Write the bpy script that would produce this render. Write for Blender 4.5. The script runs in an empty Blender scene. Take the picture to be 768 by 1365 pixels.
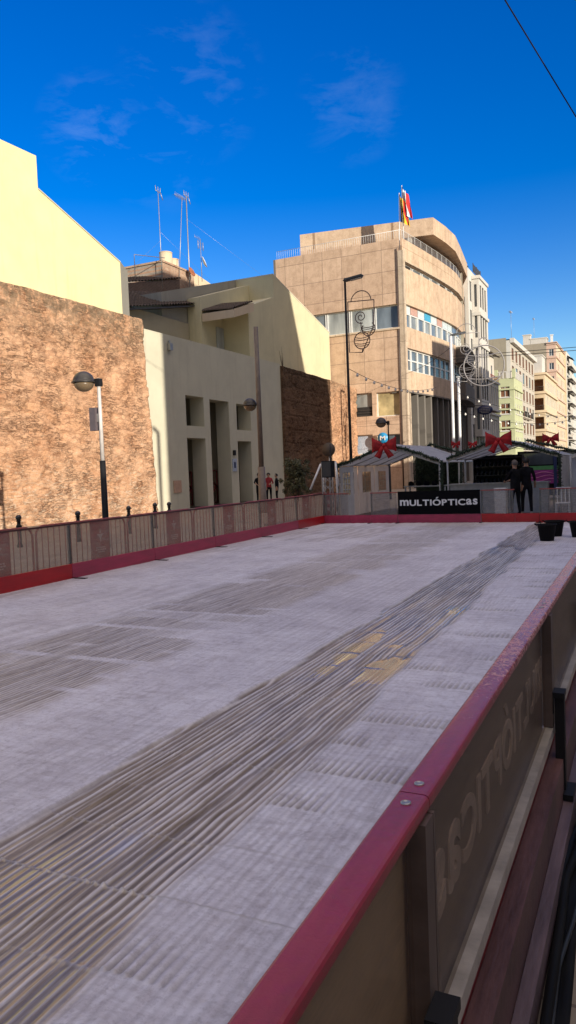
import bpy, bmesh, math, random
import numpy as np
from mathutils import Vector, Matrix
random.seed(7); rng = np.random.default_rng(5)
S = bpy.context.scene
COL = S.collection
PI = math.pi

# ------------------------------------------------------------------ camera
H = 1.7
def rx(a): return Matrix.Rotation(a, 3, 'X')
def rz(a): return Matrix.Rotation(a, 3, 'Z')
CR = rz(math.radians(25.5)) @ rx(PI/2 - math.radians(3.0)) @ rz(-math.atan(.039))
cam_d = bpy.data.cameras.new('camera'); cam = bpy.data.objects.new('camera', cam_d); COL.objects.link(cam)
cam.matrix_world = Matrix.Translation((0, 0, H)) @ CR.to_4x4()
cam_d.sensor_fit = 'HORIZONTAL'; cam_d.sensor_width = 36; cam_d.lens = 36*1000/768
cam_d.clip_start = .05; cam_d.clip_end = 3000
S.camera = cam

# ------------------------------------------------------------------ materials
def nt(name):
    m = bpy.data.materials.new(name); m.use_nodes = True
    t = m.node_tree; b = t.nodes['Principled BSDF']
    return m, t, b
def N(t, typ, **kw):
    n = t.nodes.new(typ)
    for k, v in kw.items():
        if k in n.inputs: n.inputs[k].default_value = v
        else: setattr(n, k, v)
    return n
def L(t, a, b): t.links.new(a, b)
def c4(c): return (c[0], c[1], c[2], 1)
def coords(t, scale=(1, 1, 1), kind='Object'):
    tc = N(t, 'ShaderNodeTexCoord'); mp = N(t, 'ShaderNodeMapping'); mp.inputs['Scale'].default_value = scale
    L(t, tc.outputs[kind], mp.inputs['Vector']); return mp.outputs['Vector']
def ramp(t, fac, stops):
    r = N(t, 'ShaderNodeValToRGB'); e = r.color_ramp.elements
    e[0].position, e[0].color = stops[0][0], c4(stops[0][1])
    e[1].position, e[1].color = stops[-1][0], c4(stops[-1][1])
    for p, c in stops[1:-1]:
        x = e.new(p); x.color = c4(c)
    L(t, fac, r.inputs['Fac']); return r.outputs['Color']
def mixc(t, fac, a, b, mode='MIX'):
    m = N(t, 'ShaderNodeMix', data_type='RGBA', blend_type=mode)
    for s, v in ((m.inputs[0], fac), (m.inputs[6], a), (m.inputs[7], b)):
        if hasattr(v, 'links'): L(t, v, s)
        elif isinstance(v, (int, float)): s.default_value = v
        else: s.default_value = c4(v)
    return m.outputs[2]
def simple(name, c, rough=.6, metal=0, var=.12, scale=6, bump=0, spec=.5, coat=0, stretch=(1, 1, 1)):
    m, t, b = nt(name)
    v = coords(t, stretch)
    n = N(t, 'ShaderNodeTexNoise', Scale=scale, Detail=6, Roughness=.6); L(t, v, n.inputs['Vector'])
    lo = tuple(x*(1-var*1.6) for x in c); hi = tuple(min(1, x*(1+var)) for x in c)
    L(t, ramp(t, n.outputs['Fac'], [(.3, lo), (.7, hi)]), b.inputs['Base Color'])
    r = N(t, 'ShaderNodeMapRange'); r.inputs['To Min'].default_value = max(0, rough-.12); r.inputs['To Max'].default_value = min(1, rough+.12)
    L(t, n.outputs['Fac'], r.inputs['Value']); L(t, r.outputs[0], b.inputs['Roughness'])
    b.inputs['Metallic'].default_value = metal; b.inputs['Specular IOR Level'].default_value = spec
    b.inputs['Coat Weight'].default_value = coat
    if bump:
        n2 = N(t, 'ShaderNodeTexNoise', Scale=scale*6, Detail=8); L(t, v, n2.inputs['Vector'])
        bp = N(t, 'ShaderNodeBump', Strength=bump, Distance=.02); L(t, n2.outputs['Fac'], bp.inputs['Height']); L(t, bp.outputs[0], b.inputs['Normal'])
    return m
def plaster(name, c, dirt=(.35, .3, .22), amt=.35, rough=.85, crack=0.):
    m, t, b = nt(name)
    v = coords(t); vs = coords(t, (1.2, 1.2, .12))
    n = N(t, 'ShaderNodeTexNoise', Scale=.6, Detail=8, Roughness=.65); L(t, v, n.inputs['Vector'])
    st = N(t, 'ShaderNodeTexNoise', Scale=2.2, Detail=6, Roughness=.6); L(t, vs, st.inputs['Vector'])
    base = ramp(t, n.outputs['Fac'], [(.3, tuple(x*.90 for x in c)), (.65, tuple(min(1, x*1.04) for x in c))])
    f = N(t, 'ShaderNodeMapRange'); f.inputs['From Min'].default_value = .55; f.inputs['From Max'].default_value = .85; f.inputs['To Max'].default_value = amt
    L(t, st.outputs['Fac'], f.inputs['Value'])
    col = mixc(t, f.outputs[0], base, dirt)
    f2 = N(t, 'ShaderNodeTexNoise', Scale=7, Detail=8, Roughness=.7); L(t, v, f2.inputs['Vector'])
    f3 = N(t, 'ShaderNodeMapRange'); f3.inputs['From Min'].default_value = .6; f3.inputs['From Max'].default_value = .9; f3.inputs['To Max'].default_value = amt*.7
    L(t, f2.outputs['Fac'], f3.inputs['Value']); col = mixc(t, f3.outputs[0], col, dirt)
    L(t, col, b.inputs['Base Color']); b.inputs['Roughness'].default_value = rough; b.inputs['Specular IOR Level'].default_value = .2
    n2 = N(t, 'ShaderNodeTexNoise', Scale=25, Detail=8); L(t, v, n2.inputs['Vector'])
    bp = N(t, 'ShaderNodeBump', Strength=.25, Distance=.02); L(t, n2.outputs['Fac'], bp.inputs['Height']); L(t, bp.outputs[0], b.inputs['Normal'])
    return m
def panelled(name, c1, c2, joint, bw, bh, axis='xz', off=0.0, plank=False):
    """stone slabs with thin joints; the grid runs along the face"""
    m, t, b = nt(name)
    tc = N(t, 'ShaderNodeTexCoord'); sp = N(t, 'ShaderNodeSeparateXYZ'); L(t, tc.outputs['Object'], sp.inputs[0])
    cb = N(t, 'ShaderNodeCombineXYZ')
    L(t, sp.outputs[0 if axis[0] == 'x' else 1], cb.inputs[0]); L(t, sp.outputs[2], cb.inputs[1])
    br = N(t, 'ShaderNodeTexBrick', offset=off, squash=1.0); br.inputs['Scale'].default_value = 1
    br.inputs['Color1'].default_value = c4(c1); br.inputs['Color2'].default_value = c4(c2); br.inputs['Mortar'].default_value = c4(joint)
    br.inputs['Mortar Size'].default_value = .018; br.inputs['Brick Width'].default_value = bw; br.inputs['Row Height'].default_value = bh
    L(t, cb.outputs[0], br.inputs['Vector'])
    n = N(t, 'ShaderNodeTexNoise', Scale=1.4, Detail=10, Roughness=.72); L(t, tc.outputs['Object'], n.inputs['Vector'])
    col = mixc(t, .75, br.outputs['Color'], ramp(t, n.outputs['Fac'], [(.3, (.62, .58, .55)), (.55, (1, 1, 1)), (.75, (1, 1, 1))]), 'MULTIPLY')
    n3 = N(t, 'ShaderNodeTexNoise', Scale=9, Detail=8, Roughness=.7); L(t, tc.outputs['Object'], n3.inputs['Vector'])
    col = mixc(t, .5, col, ramp(t, n3.outputs['Fac'], [(.35, (.72, .68, .66)), (.6, (1, 1, 1))]), 'MULTIPLY')
    mp = N(t, 'ShaderNodeMapping'); mp.inputs['Scale'].default_value = (2, 2, .15); L(t, tc.outputs['Object'], mp.inputs[0])
    n4 = N(t, 'ShaderNodeTexNoise', Scale=2.5, Detail=6); L(t, mp.outputs[0], n4.inputs['Vector'])
    col = mixc(t, .2, col, ramp(t, n4.outputs['Fac'], [(.38, (.7, .66, .62)), (.55, (1, 1, 1))]), 'MULTIPLY')
    L(t, col, b.inputs['Base Color']); b.inputs['Roughness'].default_value = .75; b.inputs['Specular IOR Level'].default_value = .3
    bp = N(t, 'ShaderNodeBump', Strength=.3, Distance=.02); L(t, n3.outputs['Fac'], bp.inputs['Height']); L(t, bp.outputs[0], b.inputs['Normal'])
    return m
def masonry(name, k=1.0):
    m, t, b = nt(name)
    v = coords(t, (1, 1, 1)); vh = coords(t, (1, .55, 2.6))
    tc = N(t, 'ShaderNodeTexCoord'); sp = N(t, 'ShaderNodeSeparateXYZ'); L(t, tc.outputs['Object'], sp.inputs[0])
    def no(vec, sc, det, ro, di=0): 
        n = N(t, 'ShaderNodeTexNoise', Scale=sc, Detail=det, Roughness=ro, Distortion=di); L(t, vec, n.inputs['Vector']); return n.outputs['Fac']
    def mr(f, a, c, lo=0, hi=1):
        r = N(t, 'ShaderNodeMapRange'); r.inputs['From Min'].default_value = a; r.inputs['From Max'].default_value = c; r.inputs['To Min'].default_value = lo; r.inputs['To Max'].default_value = hi; L(t, f, r.inputs['Value']); return r.outputs[0]
    def ma(op, a, c):
        n = N(t, 'ShaderNodeMath', operation=op)
        for s_, x in ((n.inputs[0], a), (n.inputs[1], c)):
            if hasattr(x, 'links'): L(t, x, s_)
            else: s_.default_value = x
        return n.outputs[0]
    grain = no(v, 15, 12, .8, .4); big = no(v, .55, 6, .6, .5); mid = no(vh, 3.2, 10, .72, .8)
    base = ramp(t, grain, [(.30, (.36, .22, .14)), (.43, (.64, .42, .27)), (.57, (.78, .54, .365)), (.75, (.92, .74, .55))])
    col = mixc(t, .6, base, ramp(t, big, [(.35, (.86, .70, .56)), (.5, (1, .93, .86)), (.68, (1.0, 1.0, .98))]), 'MULTIPLY')
    col = mixc(t, .8, col, ramp(t, mid, [(.34, (.55, .45, .38)), (.46, (.95, .93, .9)), (.7, (1, 1, 1))]), 'MULTIPLY')
    vo = N(t, 'ShaderNodeTexVoronoi', Scale=3.6); vo.feature = 'DISTANCE_TO_EDGE'; vo2 = N(t, 'ShaderNodeTexVoronoi', Scale=3.6)
    wob = N(t, 'ShaderNodeTexNoise', Scale=4, Detail=5); L(t, v, wob.inputs['Vector']); vs = mixc(t, .16, coords(t, (1, .75, 1.7)), wob.outputs['Color'], 'ADD')
    for q in (vo, vo2): L(t, vs, q.inputs['Vector'])
    edge = mr(vo.outputs['Distance'], .0, .07, 1, 0); em = ma('MULTIPLY', edge, mr(no(v, 1.3, 5, .6), .40, .56, .15, 1))
    sepc = N(t, 'ShaderNodeSeparateColor'); L(t, vo2.outputs['Color'], sepc.inputs[0])
    col = mixc(t, .55, col, ramp(t, sepc.outputs[0], [(.1, (.72, .64, .58)), (.5, (1, .97, .94)), (.9, (1.1, 1.08, 1.02))]), 'MULTIPLY')
    col = mixc(t, ma('MULTIPLY', em, .55), col, (.22, .13, .085))
    # pale lime stones and render remains, more of them low down and on the top course
    pale = no(vh, 3.6, 10, .78, 1.2); low = mr(sp.outputs[2], .8, 4.2, .10, 0); hi_ = mr(sp.outputs[2], 6.8, 9.0, 0, .05)
    pf = mr(ma('ADD', ma('ADD', pale, low), hi_), .60, .66, 0, .75); col = mixc(t, pf, col, (.78, .65, .48))
    # dark cracks: thin, mostly level
    cr = no(vh, 1.9, 11, .74, 1.6); crk = mr(ma('ABSOLUTE', ma('SUBTRACT', cr, .5), 0), .0, .03, 1, 0)
    gate = mr(no(v, .9, 5, .6), .40, .55, 0, 1); crk = ma('MULTIPLY', crk, gate); col = mixc(t, ma('MULTIPLY', crk, .95), col, (.05, .03, .02))
    pit = mr(no(v, 6.5, 8, .75, 2), .62, .70, 0, .6); col = mixc(t, pit, col, (.17, .10, .06))
    cap = ma('MULTIPLY', mr(sp.outputs[2], 6.9, 8.9), mr(no(v, 3, 10, .75, .8), .42, .54)); col = mixc(t, ma('MULTIPLY', cap, .72), col, (.20, .165, .11))
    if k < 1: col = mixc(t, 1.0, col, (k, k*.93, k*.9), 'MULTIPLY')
    L(t, col, b.inputs['Base Color']); b.inputs['Roughness'].default_value = .95; b.inputs['Specular IOR Level'].default_value = .1
    h = ma('SUBTRACT', ma('ADD', grain, ma('MULTIPLY', mid, .8)), ma('MULTIPLY', crk, .5)); h = ma('ADD', h, ma('MULTIPLY', pf, .25)); h = ma('SUBTRACT', h, ma('MULTIPLY', em, .35))
    bp = N(t, 'ShaderNodeBump', Strength=.6, Distance=.07); L(t, h, bp.inputs['Height']); L(t, bp.outputs[0], b.inputs['Normal'])
    return m
def glass_pane(name, c=(.05, .06, .07), rough=.08, mixv=0.):
    m, t, b = nt(name)
    v = coords(t, (1, 1, .3))
    n = N(t, 'ShaderNodeTexNoise', Scale=.9, Detail=3); L(t, v, n.inputs['Vector'])
    L(t, ramp(t, n.outputs['Fac'], [(.35, tuple(x*.6 for x in c)), (.7, tuple(min(1, x*1.5) for x in c))]), b.inputs['Base Color'])
    b.inputs['Roughness'].default_value = rough; b.inputs['Specular IOR Level'].default_value = .8
    return m
def clear_panel(name, tint, opac, rough=.12, scr=.25):
    """scuffed plexiglass: mostly see-through with a milky, scratched share"""
    m, t, b = nt(name)
    out = t.nodes['Material Output']
    v = coords(t, (1, 1, 1)); vs = coords(t, (.6, .6, 7))
    n = N(t, 'ShaderNodeTexNoise', Scale=2.5, Detail=8, Roughness=.7, Distortion=.8); L(t, v, n.inputs['Vector'])
    n2 = N(t, 'ShaderNodeTexNoise', Scale=6, Detail=8, Roughness=.7); L(t, vs, n2.inputs['Vector'])
    ad = N(t, 'ShaderNodeMath', operation='MULTIPLY'); L(t, n.outputs['Fac'], ad.inputs[0]); L(t, n2.outputs['Fac'], ad.inputs[1])
    r = N(t, 'ShaderNodeMapRange'); r.inputs['From Min'].default_value = .15; r.inputs['From Max'].default_value = .4
    r.inputs['To Min'].default_value = opac-scr*.4; r.inputs['To Max'].default_value = min(1, opac+scr); L(t, ad.outputs[0], r.inputs['Value'])
    tr = N(t, 'ShaderNodeBsdfTransparent'); tr.inputs[0].default_value = (.93, .91, .88, 1)
    ms = N(t, 'ShaderNodeMixShader'); L(t, r.outputs[0], ms.inputs[0]); L(t, tr.outputs[0], ms.inputs[1]); L(t, b.outputs[0], ms.inputs[2])
    b.inputs['Base Color'].default_value = c4(tint); b.inputs['Roughness'].default_value = rough
    L(t, ms.outputs[0], out.inputs['Surface'])
    return m

M = {}
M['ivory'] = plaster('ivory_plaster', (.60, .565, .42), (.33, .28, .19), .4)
M['yellow'] = plaster('yellow_plaster', (.74, .66, .37), (.40, .33, .16), .4)
M['house'] = plaster('pale_yellow_plaster', (.64, .58, .37), (.28, .24, .16), .35)
M['house_shade'] = plaster('shaded_house_plaster', (.34, .32, .26), (.14, .12, .1), .5)  # darker plaster for rear and corner walls, their shade put into the colour
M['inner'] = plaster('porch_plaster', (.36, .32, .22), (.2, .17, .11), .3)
M['masonry'] = masonry('rammed_earth_masonry', .92)
M['masonryd'] = masonry('shaded_dark_masonry', .30)  # same wall darkened for its shadowed stretch, shade put into the colour
M['tanf'] = panelled('tan_stone_front', (.66, .475, .33), (.56, .395, .27), (.24, .17, .125), 1.75, 1.78, 'xz')
M['tans'] = panelled('tan_stone_side', (.68, .51, .35), (.61, .45, .31), (.36, .24, .15), 1.1, 4.9, 'yz')
M['tant'] = panelled('tan_stone_trim', (.62, .50, .37), (.58, .47, .34), (.3, .24, .18), 3, 3, 'xz')
M['finc'] = plaster('grey_fin_concrete', (.19, .17, .145), (.08, .07, .06), .4)
M['dark_con'] = plaster('dark_concrete', (.17, .15, .13), (.08, .07, .06), .4)
M['whitestone'] = plaster('white_stone', (.60, .57, .51), (.4, .36, .3), .3)
M['whitestone2'] = plaster('aged_white_render', (.52, .47, .39), (.26, .21, .16), .5)
M['cream'] = plaster('cream_render', (.66, .53, .36), (.4, .3, .2), .3)
M['pink'] = plaster('pink_render', (.62, .44, .34), (.4, .28, .2), .3)
M['green'] = plaster('green_render', (.52, .54, .32), (.3, .3, .18), .3)
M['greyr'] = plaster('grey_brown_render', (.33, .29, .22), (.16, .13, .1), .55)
M['bayr'] = plaster('pale_grey_render', (.62, .56, .47), (.25, .22, .2), .45)
M['glass'] = glass_pane('window_glass', (.07, .085, .1))
M['glassb'] = glass_pane('window_glass_blind', (.34, .36, .34), .25)
M['glassm'] = glass_pane('window_glass_mid', (.16, .19, .21), .12)
M['glassp'] = simple('pink_panel', (.55, .33, .25), .4)
M['glassc'] = simple('blue_panel', (.07, .38, .58), .4)
M['glassw'] = simple('pale_panel', (.62, .68, .66), .35)
M['glassy'] = simple('ochre_screen', (.50, .40, .20), .5, var=.3, scale=1)
M['shutter'] = simple('brown_shutter', (.20, .085, .04), .6, var=.25)
M['frame_w'] = simple('white_frame', (.72, .72, .68), .45, var=.06)
M['frame_d'] = simple('dark_frame', (.05, .045, .04), .5)
M['dark'] = simple('dark_interior', (.025, .022, .02), .8)
M['tile'] = simple('weathered_roof_tile', (.13, .095, .07), .9, var=.5, scale=9, bump=.4)
M['white_m'] = simple('white_painted_metal', (.74, .74, .72), .4, var=.08)
M['grey_m'] = simple('galvanised_metal', (.42, .41, .39), .42, metal=.6, var=.15, scale=14)
M['alu'] = simple('aluminium_frame', (.50, .46, .40), .38, metal=.3, var=.18, scale=9, bump=.1)
M['black_m'] = simple('black_painted_metal', (.014, .014, .015), .55, var=.2, spec=.25)
M['darkred_m'] = simple('dark_red_metal', (.22, .035, .03), .45, var=.2)
M['darkrail'] = simple('dark_brown_rail', (.07, .02, .02), .5)
M['post'] = simple('grey_green_post', (.13, .13, .115), .5, metal=.3)
M['boxg'] = simple('grey_violet_box', (.12, .095, .10), .5)
M['lampglass'] = simple('frosted_lamp_glass', (.17, .12, .07), .25, var=.05, coat=.6)
M['lamp_pole'] = simple('pale_lamp_pole', (.60, .56, .52), .45, var=.1)
M['brown_pole'] = simple('brown_lamp_pole', (.19, .15, .12), .5, var=.15)
M['vredk'] = simple('vivid_red_board', (.42, .008, .012), .35, var=.15, scale=3, stretch=(1, .4, 3), bump=.05)
M['pinkk'] = simple('faded_pink_red_board', (.40, .035, .085), .35, var=.18, scale=3, stretch=(1, .4, 3), bump=.05)
M['plexi'] = clear_panel('scuffed_plexiglass', (.52, .44, .36), .20, .3, .2)
M['plexib'] = clear_panel('clear_plexiglass', (.30, .29, .29), .20, .25, .2)
M['banner'] = simple('black_banner', (.004, .004, .005), .85, var=.1, spec=.12)
M['letter'] = simple('white_lettering', (.75, .75, .73), .6, var=.05)
M['crowd'] = simple('red_barrier_tube', (.33, .06, .045), .45, var=.2)
M['plate'] = simple('red_barrier_plate', (.30, .03, .035), .5, var=.2)
M['plate_mark'] = simple('pale_plate_mark', (.55, .42, .40), .6)
M['canvas'] = simple('white_canvas', (.66, .67, .68), .6, var=.07, scale=2.5, bump=.12)
def canvas_mat():
    m, t, b = nt('translucent_white_canvas'); out = t.nodes['Material Output']; v = coords(t)
    n = N(t, 'ShaderNodeTexNoise', Scale=2.5, Detail=7); L(t, v, n.inputs['Vector']); c = ramp(t, n.outputs['Fac'], [(.3, (.60, .61, .63)), (.7, (.74, .75, .77))])
    L(t, c, b.inputs['Base Color']); b.inputs['Roughness'].default_value = .55
    tr = N(t, 'ShaderNodeBsdfTranslucent'); L(t, c, tr.inputs[0]); ms = N(t, 'ShaderNodeMixShader'); ms.inputs[0].default_value = .55
    L(t, b.outputs[0], ms.inputs[1]); L(t, tr.outputs[0], ms.inputs[2]); L(t, ms.outputs[0], out.inputs['Surface'])
    bp = N(t, 'ShaderNodeBump', Strength=.2, Distance=.03); L(t, n.outputs['Fac'], bp.inputs['Height']); L(t, bp.outputs[0], b.inputs['Normal'])
    return m
M['canvas'] = canvas_mat()
M['canvasf'] = simple('pale_canvas_fascia', (.58, .54, .47), .6, var=.1)
M['pvc'] = clear_panel('clear_pvc_window', (.62, .54, .38), .35, .2, .2)
M['bow'] = simple('red_velvet_ribbon', (.42, .006, .010), .65, var=.25, scale=5)
M['needle'] = simple('dark_garland_green', (.022, .045, .022), .7, var=.5, scale=11)
M['leaf'] = simple('leaf_green', (.075, .085, .035), .6, var=.5, scale=8)
M['bark'] = simple('bark', (.12, .08, .05), .9)
M['counter'] = simple('counter_board', (.62, .60, .56), .6, var=.1)
M['ground'] = None
M['skin'] = simple('skin', (.42, .24, .16), .55, var=.05)
M['blackc'] = simple('black_cloth', (.012, .012, .015), .95, var=.4, spec=.1, bump=.3)
M['redc'] = simple('red_cloth', (.30, .02, .03), .8, var=.2)
M['hairg'] = simple('grey_hair', (.12, .10, .09), .7)
M['hairb'] = simple('black_hair', (.015, .012, .01), .6)
M['shoe_w'] = simple('white_shoe', (.6, .6, .6), .5)
M['bucket'] = simple('black_rubber', (.008, .008, .009), .75, var=.3, spec=.15)
M['purple'] = simple('purple_paint', (.25, .03, .20), .5)
M['greenp'] = simple('green_paint', (.07, .24, .08), .5)
M['rust'] = simple('rusty_red', (.35, .12, .05), .7, var=.3)
M['bulb'] = simple('clear_bulb', (.85, .82, .75), .2)
M['bluesign'] = simple('dark_blue_enamel', (.02, .03, .10), .4)
M['cyan'] = simple('cyan_disc', (.02, .28, .55), .4)
M['poster'] = simple('pale_poster', (.45, .50, .58), .6, var=.3, scale=12)
M['plaque'] = simple('stone_plaque', (.52, .33, .22), .6)
M['tarp'] = simple('black_plastic', (.008, .008, .008), .6, var=.3, spec=.15)
M['plank'] = simple('worn_maroon_board', (.12, .06, .058), .5, var=.35, scale=5, stretch=(3, .5, 1), bump=.15)
M['plank2'] = simple('worn_grey_violet_board', (.13, .09, .10), .5, var=.3, scale=5, stretch=(3, .4, 1), bump=.15)
M['beige_p'] = simple('beige_backing', (.50, .36, .22), .6, var=.1)
M['flag_y'] = simple('flag_yellow', (.75, .5, .03), .8); M['flag_r'] = simple('flag_red', (.6, .02, .02), .8)
M['flag_b'] = simple('flag_blue', (.03, .08, .35), .8); M['flag_w'] = simple('flag_white', (.75, .75, .78), .8)
M['bronze'] = simple('wire_motif', (.14, .09, .08), .5); M['wirew'] = simple('pale_wire_motif', (.33, .31, .30), .5)

def ground_mat():
    m, t, b = nt('pale_paving')
    v = coords(t)
    br = N(t, 'ShaderNodeTexBrick', offset=.5); br.inputs['Scale'].default_value = 1
    br.inputs['Brick Width'].default_value = .6; br.inputs['Row Height'].default_value = .4; br.inputs['Mortar Size'].default_value = .008
    br.inputs['Color1'].default_value = (.30, .26, .21, 1); br.inputs['Color2'].default_value = (.26, .22, .17, 1); br.inputs['Mortar'].default_value = (.15, .12, .1, 1)
    L(t, v, br.inputs['Vector'])
    n = N(t, 'ShaderNodeTexNoise', Scale=.8, Detail=9, Roughness=.7); L(t, v, n.inputs['Vector'])
    L(t, mixc(t, .8, br.outputs['Color'], ramp(t, n.outputs['Fac'], [(.3, (.55, .52, .5)), (.65, (1, 1, 1))]), 'MULTIPLY'), b.inputs['Base Color'])
    b.inputs['Roughness'].default_value = .8
    return m
M['ground'] = ground_mat()
M['asphalt'] = simple('asphalt', (.05, .05, .052), .85, var=.2, scale=12, bump=.3)
M['kerb'] = simple('granite_kerb', (.3, .29, .27), .8, bump=.2)
M['deck'] = simple('grey_platform', (.11, .105, .10), .75, var=.25, scale=5, bump=.15)

def scuffed_rail():
    m, t, b = nt('scuffed_glossy_maroon_cap')
    v = coords(t); vs = coords(t, (6, .8, 1))
    n = N(t, 'ShaderNodeTexNoise', Scale=3, Detail=8, Roughness=.6); L(t, vs, n.inputs['Vector'])
    base = ramp(t, n.outputs['Fac'], [(.3, (.24, .014, .030)), (.7, (.36, .026, .048))])
    # worn patches: pale rough abrasion further along the rail
    w = N(t, 'ShaderNodeTexNoise', Scale=38, Detail=8, Roughness=.75, Distortion=1.5); L(t, v, w.inputs['Vector'])
    sp = N(t, 'ShaderNodeSeparateXYZ'); geo = N(t, 'ShaderNodeNewGeometry'); L(t, geo.outputs['Position'], sp.inputs[0])
    g = N(t, 'ShaderNodeMapRange'); g.inputs['From Min'].default_value = 1.55; g.inputs['From Max'].default_value = 2.6; g.inputs['To Min'].default_value = -.10; g.inputs['To Max'].default_value = .155
    L(t, sp.outputs[1], g.inputs['Value'])
    a = N(t, 'ShaderNodeMath', operation='ADD'); L(t, w.outputs['Fac'], a.inputs[0]); L(t, g.outputs[0], a.inputs[1])
    f = N(t, 'ShaderNodeMapRange'); f.inputs['From Min'].default_value = .655; f.inputs['From Max'].default_value = .70; f.inputs['To Max'].default_value = .55
    L(t, a.outputs[0], f.inputs['Value'])
    L(t, mixc(t, f.outputs[0], base, (.85, .60, .55)), b.inputs['Base Color'])
    rg = N(t, 'ShaderNodeMapRange'); rg.inputs['To Max'].default_value = .85; rg.inputs['From Max'].default_value = .55; rg.inputs['To Min'].default_value = .25; L(t, f.outputs[0], rg.inputs['Value']); L(t, rg.outputs[0], b.inputs['Roughness'])
    cg = N(t, 'ShaderNodeMapRange'); cg.inputs['From Max'].default_value = .4; cg.inputs['To Min'].default_value = .35; cg.inputs['To Max'].default_value = 0; L(t, f.outputs[0], cg.inputs['Value']); L(t, cg.outputs[0], b.inputs['Coat Weight']); b.inputs['Coat Roughness'].default_value = .12
    bp = N(t, 'ShaderNodeBump', Strength=.6, Distance=.005); L(t, a.outputs[0], bp.inputs['Height']); L(t, bp.outputs[0], b.inputs['Normal'])
    return m
M['cap'] = scuffed_rail()

# ------------------------------------------------------------------ geometry helpers
def BM(): return bmesh.new()
def box(bm, x0, y0, z0, x1, y1, z1, mi=0, mat4=None):
    vs = [bm.verts.new(p) for p in ((x0,y0,z0),(x1,y0,z0),(x1,y1,z0),(x0,y1,z0),(x0,y0,z1),(x1,y0,z1),(x1,y1,z1),(x0,y1,z1))]
    if mat4 is not None:
        for v in vs: v.co = mat4 @ v.co
    for f in ((0,3,2,1),(4,5,6,7),(0,1,5,4),(1,2,6,5),(2,3,7,6),(3,0,4,7)):
        fc = bm.faces.new([vs[i] for i in f]); fc.material_index = mi
    return vs
def bbox(x0, y0, z0, x1, y1, z1):
    b = BM(); box(b, x0, y0, z0, x1, y1, z1); return b
def tube(bm, pts, r, n=8, mi=0, cap=True):
    pts = [Vector(p) for p in pts]; rs = r if isinstance(r, (list, tuple)) else [r]*len(pts)
    rings = []; up = None
    for i, p in enumerate(pts):
        d = (pts[min(i+1, len(pts)-1)] - pts[max(i-1, 0)]).normalized()
        if up is None: up = Vector((0, 0, 1)) if abs(d.z) < .9 else Vector((1, 0, 0))
        s = d.cross(up).normalized(); u = s.cross(d).normalized(); up = u
        rings.append([bm.verts.new(p + rs[i]*(math.cos(2*PI*k/n)*s + math.sin(2*PI*k/n)*u)) for k in range(n)])
    for a, b in zip(rings, rings[1:]):
        for k in range(n):
            f = bm.faces.new([a[k], a[(k+1) % n], b[(k+1) % n], b[k]]); f.material_index = mi; f.smooth = True
    if cap:
        for rg in (rings[0][::-1], rings[-1]):
            f = bm.faces.new(rg); f.material_index = mi
def lathe(bm, c, prof, n=20, mi=0, axis=None):
    rings = []
    for r, z in prof:
        rings.append([bm.verts.new((c[0]+max(r, .0005)*math.cos(2*PI*k/n), c[1]+max(r, .0005)*math.sin(2*PI*k/n), c[2]+z)) for k in range(n)])
    for a, b in zip(rings, rings[1:]):
        for k in range(n):
            f = bm.faces.new([a[k], a[(k+1) % n], b[(k+1) % n], b[k]]); f.smooth = True; f.material_index = mi
    bm.faces.new(rings[0][::-1]); bm.faces.new(rings[-1])
def prism(bm, pts, vec, mi=0):
    """closed solid: polygon pts (3D) swept by vec"""
    vec = Vector(vec)
    a = [bm.verts.new(p) for p in pts]; b = [bm.verts.new(Vector(p)+vec) for p in pts]
    bm.faces.new(a).material_index = mi; bm.faces.new(b[::-1]).material_index = mi
    for i in range(len(a)):
        j = (i+1) % len(a); bm.faces.new([a[i], b[i], b[j], a[j]]).material_index = mi
def quad(bm, ps, mi=0):
    f = bm.faces.new([bm.verts.new(p) for p in ps]); f.material_index = mi; return f
ROOT = {}
def wloc(o):
    v = Vector((0, 0, 0))
    while o: v += o.location; o = o.parent
    return v
def obj(name, bm, mat, parent=None, fix=True, recalc=True, me_in=None):
    """link a mesh object; the geometry is given in world coordinates"""
    if me_in is None:
        if recalc: bmesh.ops.recalc_face_normals(bm, faces=bm.faces)
        me = bpy.data.meshes.new(name); bm.to_mesh(me); bm.free()
    else: me = me_in
    for m in (mat if isinstance(mat, (list, tuple)) else [mat]): me.materials.append(m)
    o = bpy.data.objects.new(name, me); COL.objects.link(o)
    if parent:
        w = wloc(parent); me.transform(Matrix.Translation(-w)); o.parent = parent
    return o
def tag(o, label, cat, group=None):
    o['label'] = label; o['category'] = cat
    if group: o['group'] = group
    return o
def thing(name, label, cat, loc=(0, 0, 0), group=None):
    o = bpy.data.objects.new(name, None); COL.objects.link(o); o.location = loc; o.empty_display_size = .1
    return tag(o, label, cat, group)
def base_origin(o, loc):
    o.data.transform(Matrix.Translation(-Vector(loc))); o.location = loc; return o
def structure(name, bm, mat):
    o = obj(name, bm, mat); o['kind'] = 'structure'; return o
def copy_tree(o, parent=None):
    c = o.copy(); COL.objects.link(c)
    if parent: c.parent = parent
    for ch in list(o.children): copy_tree(ch, c)
    return c

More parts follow.
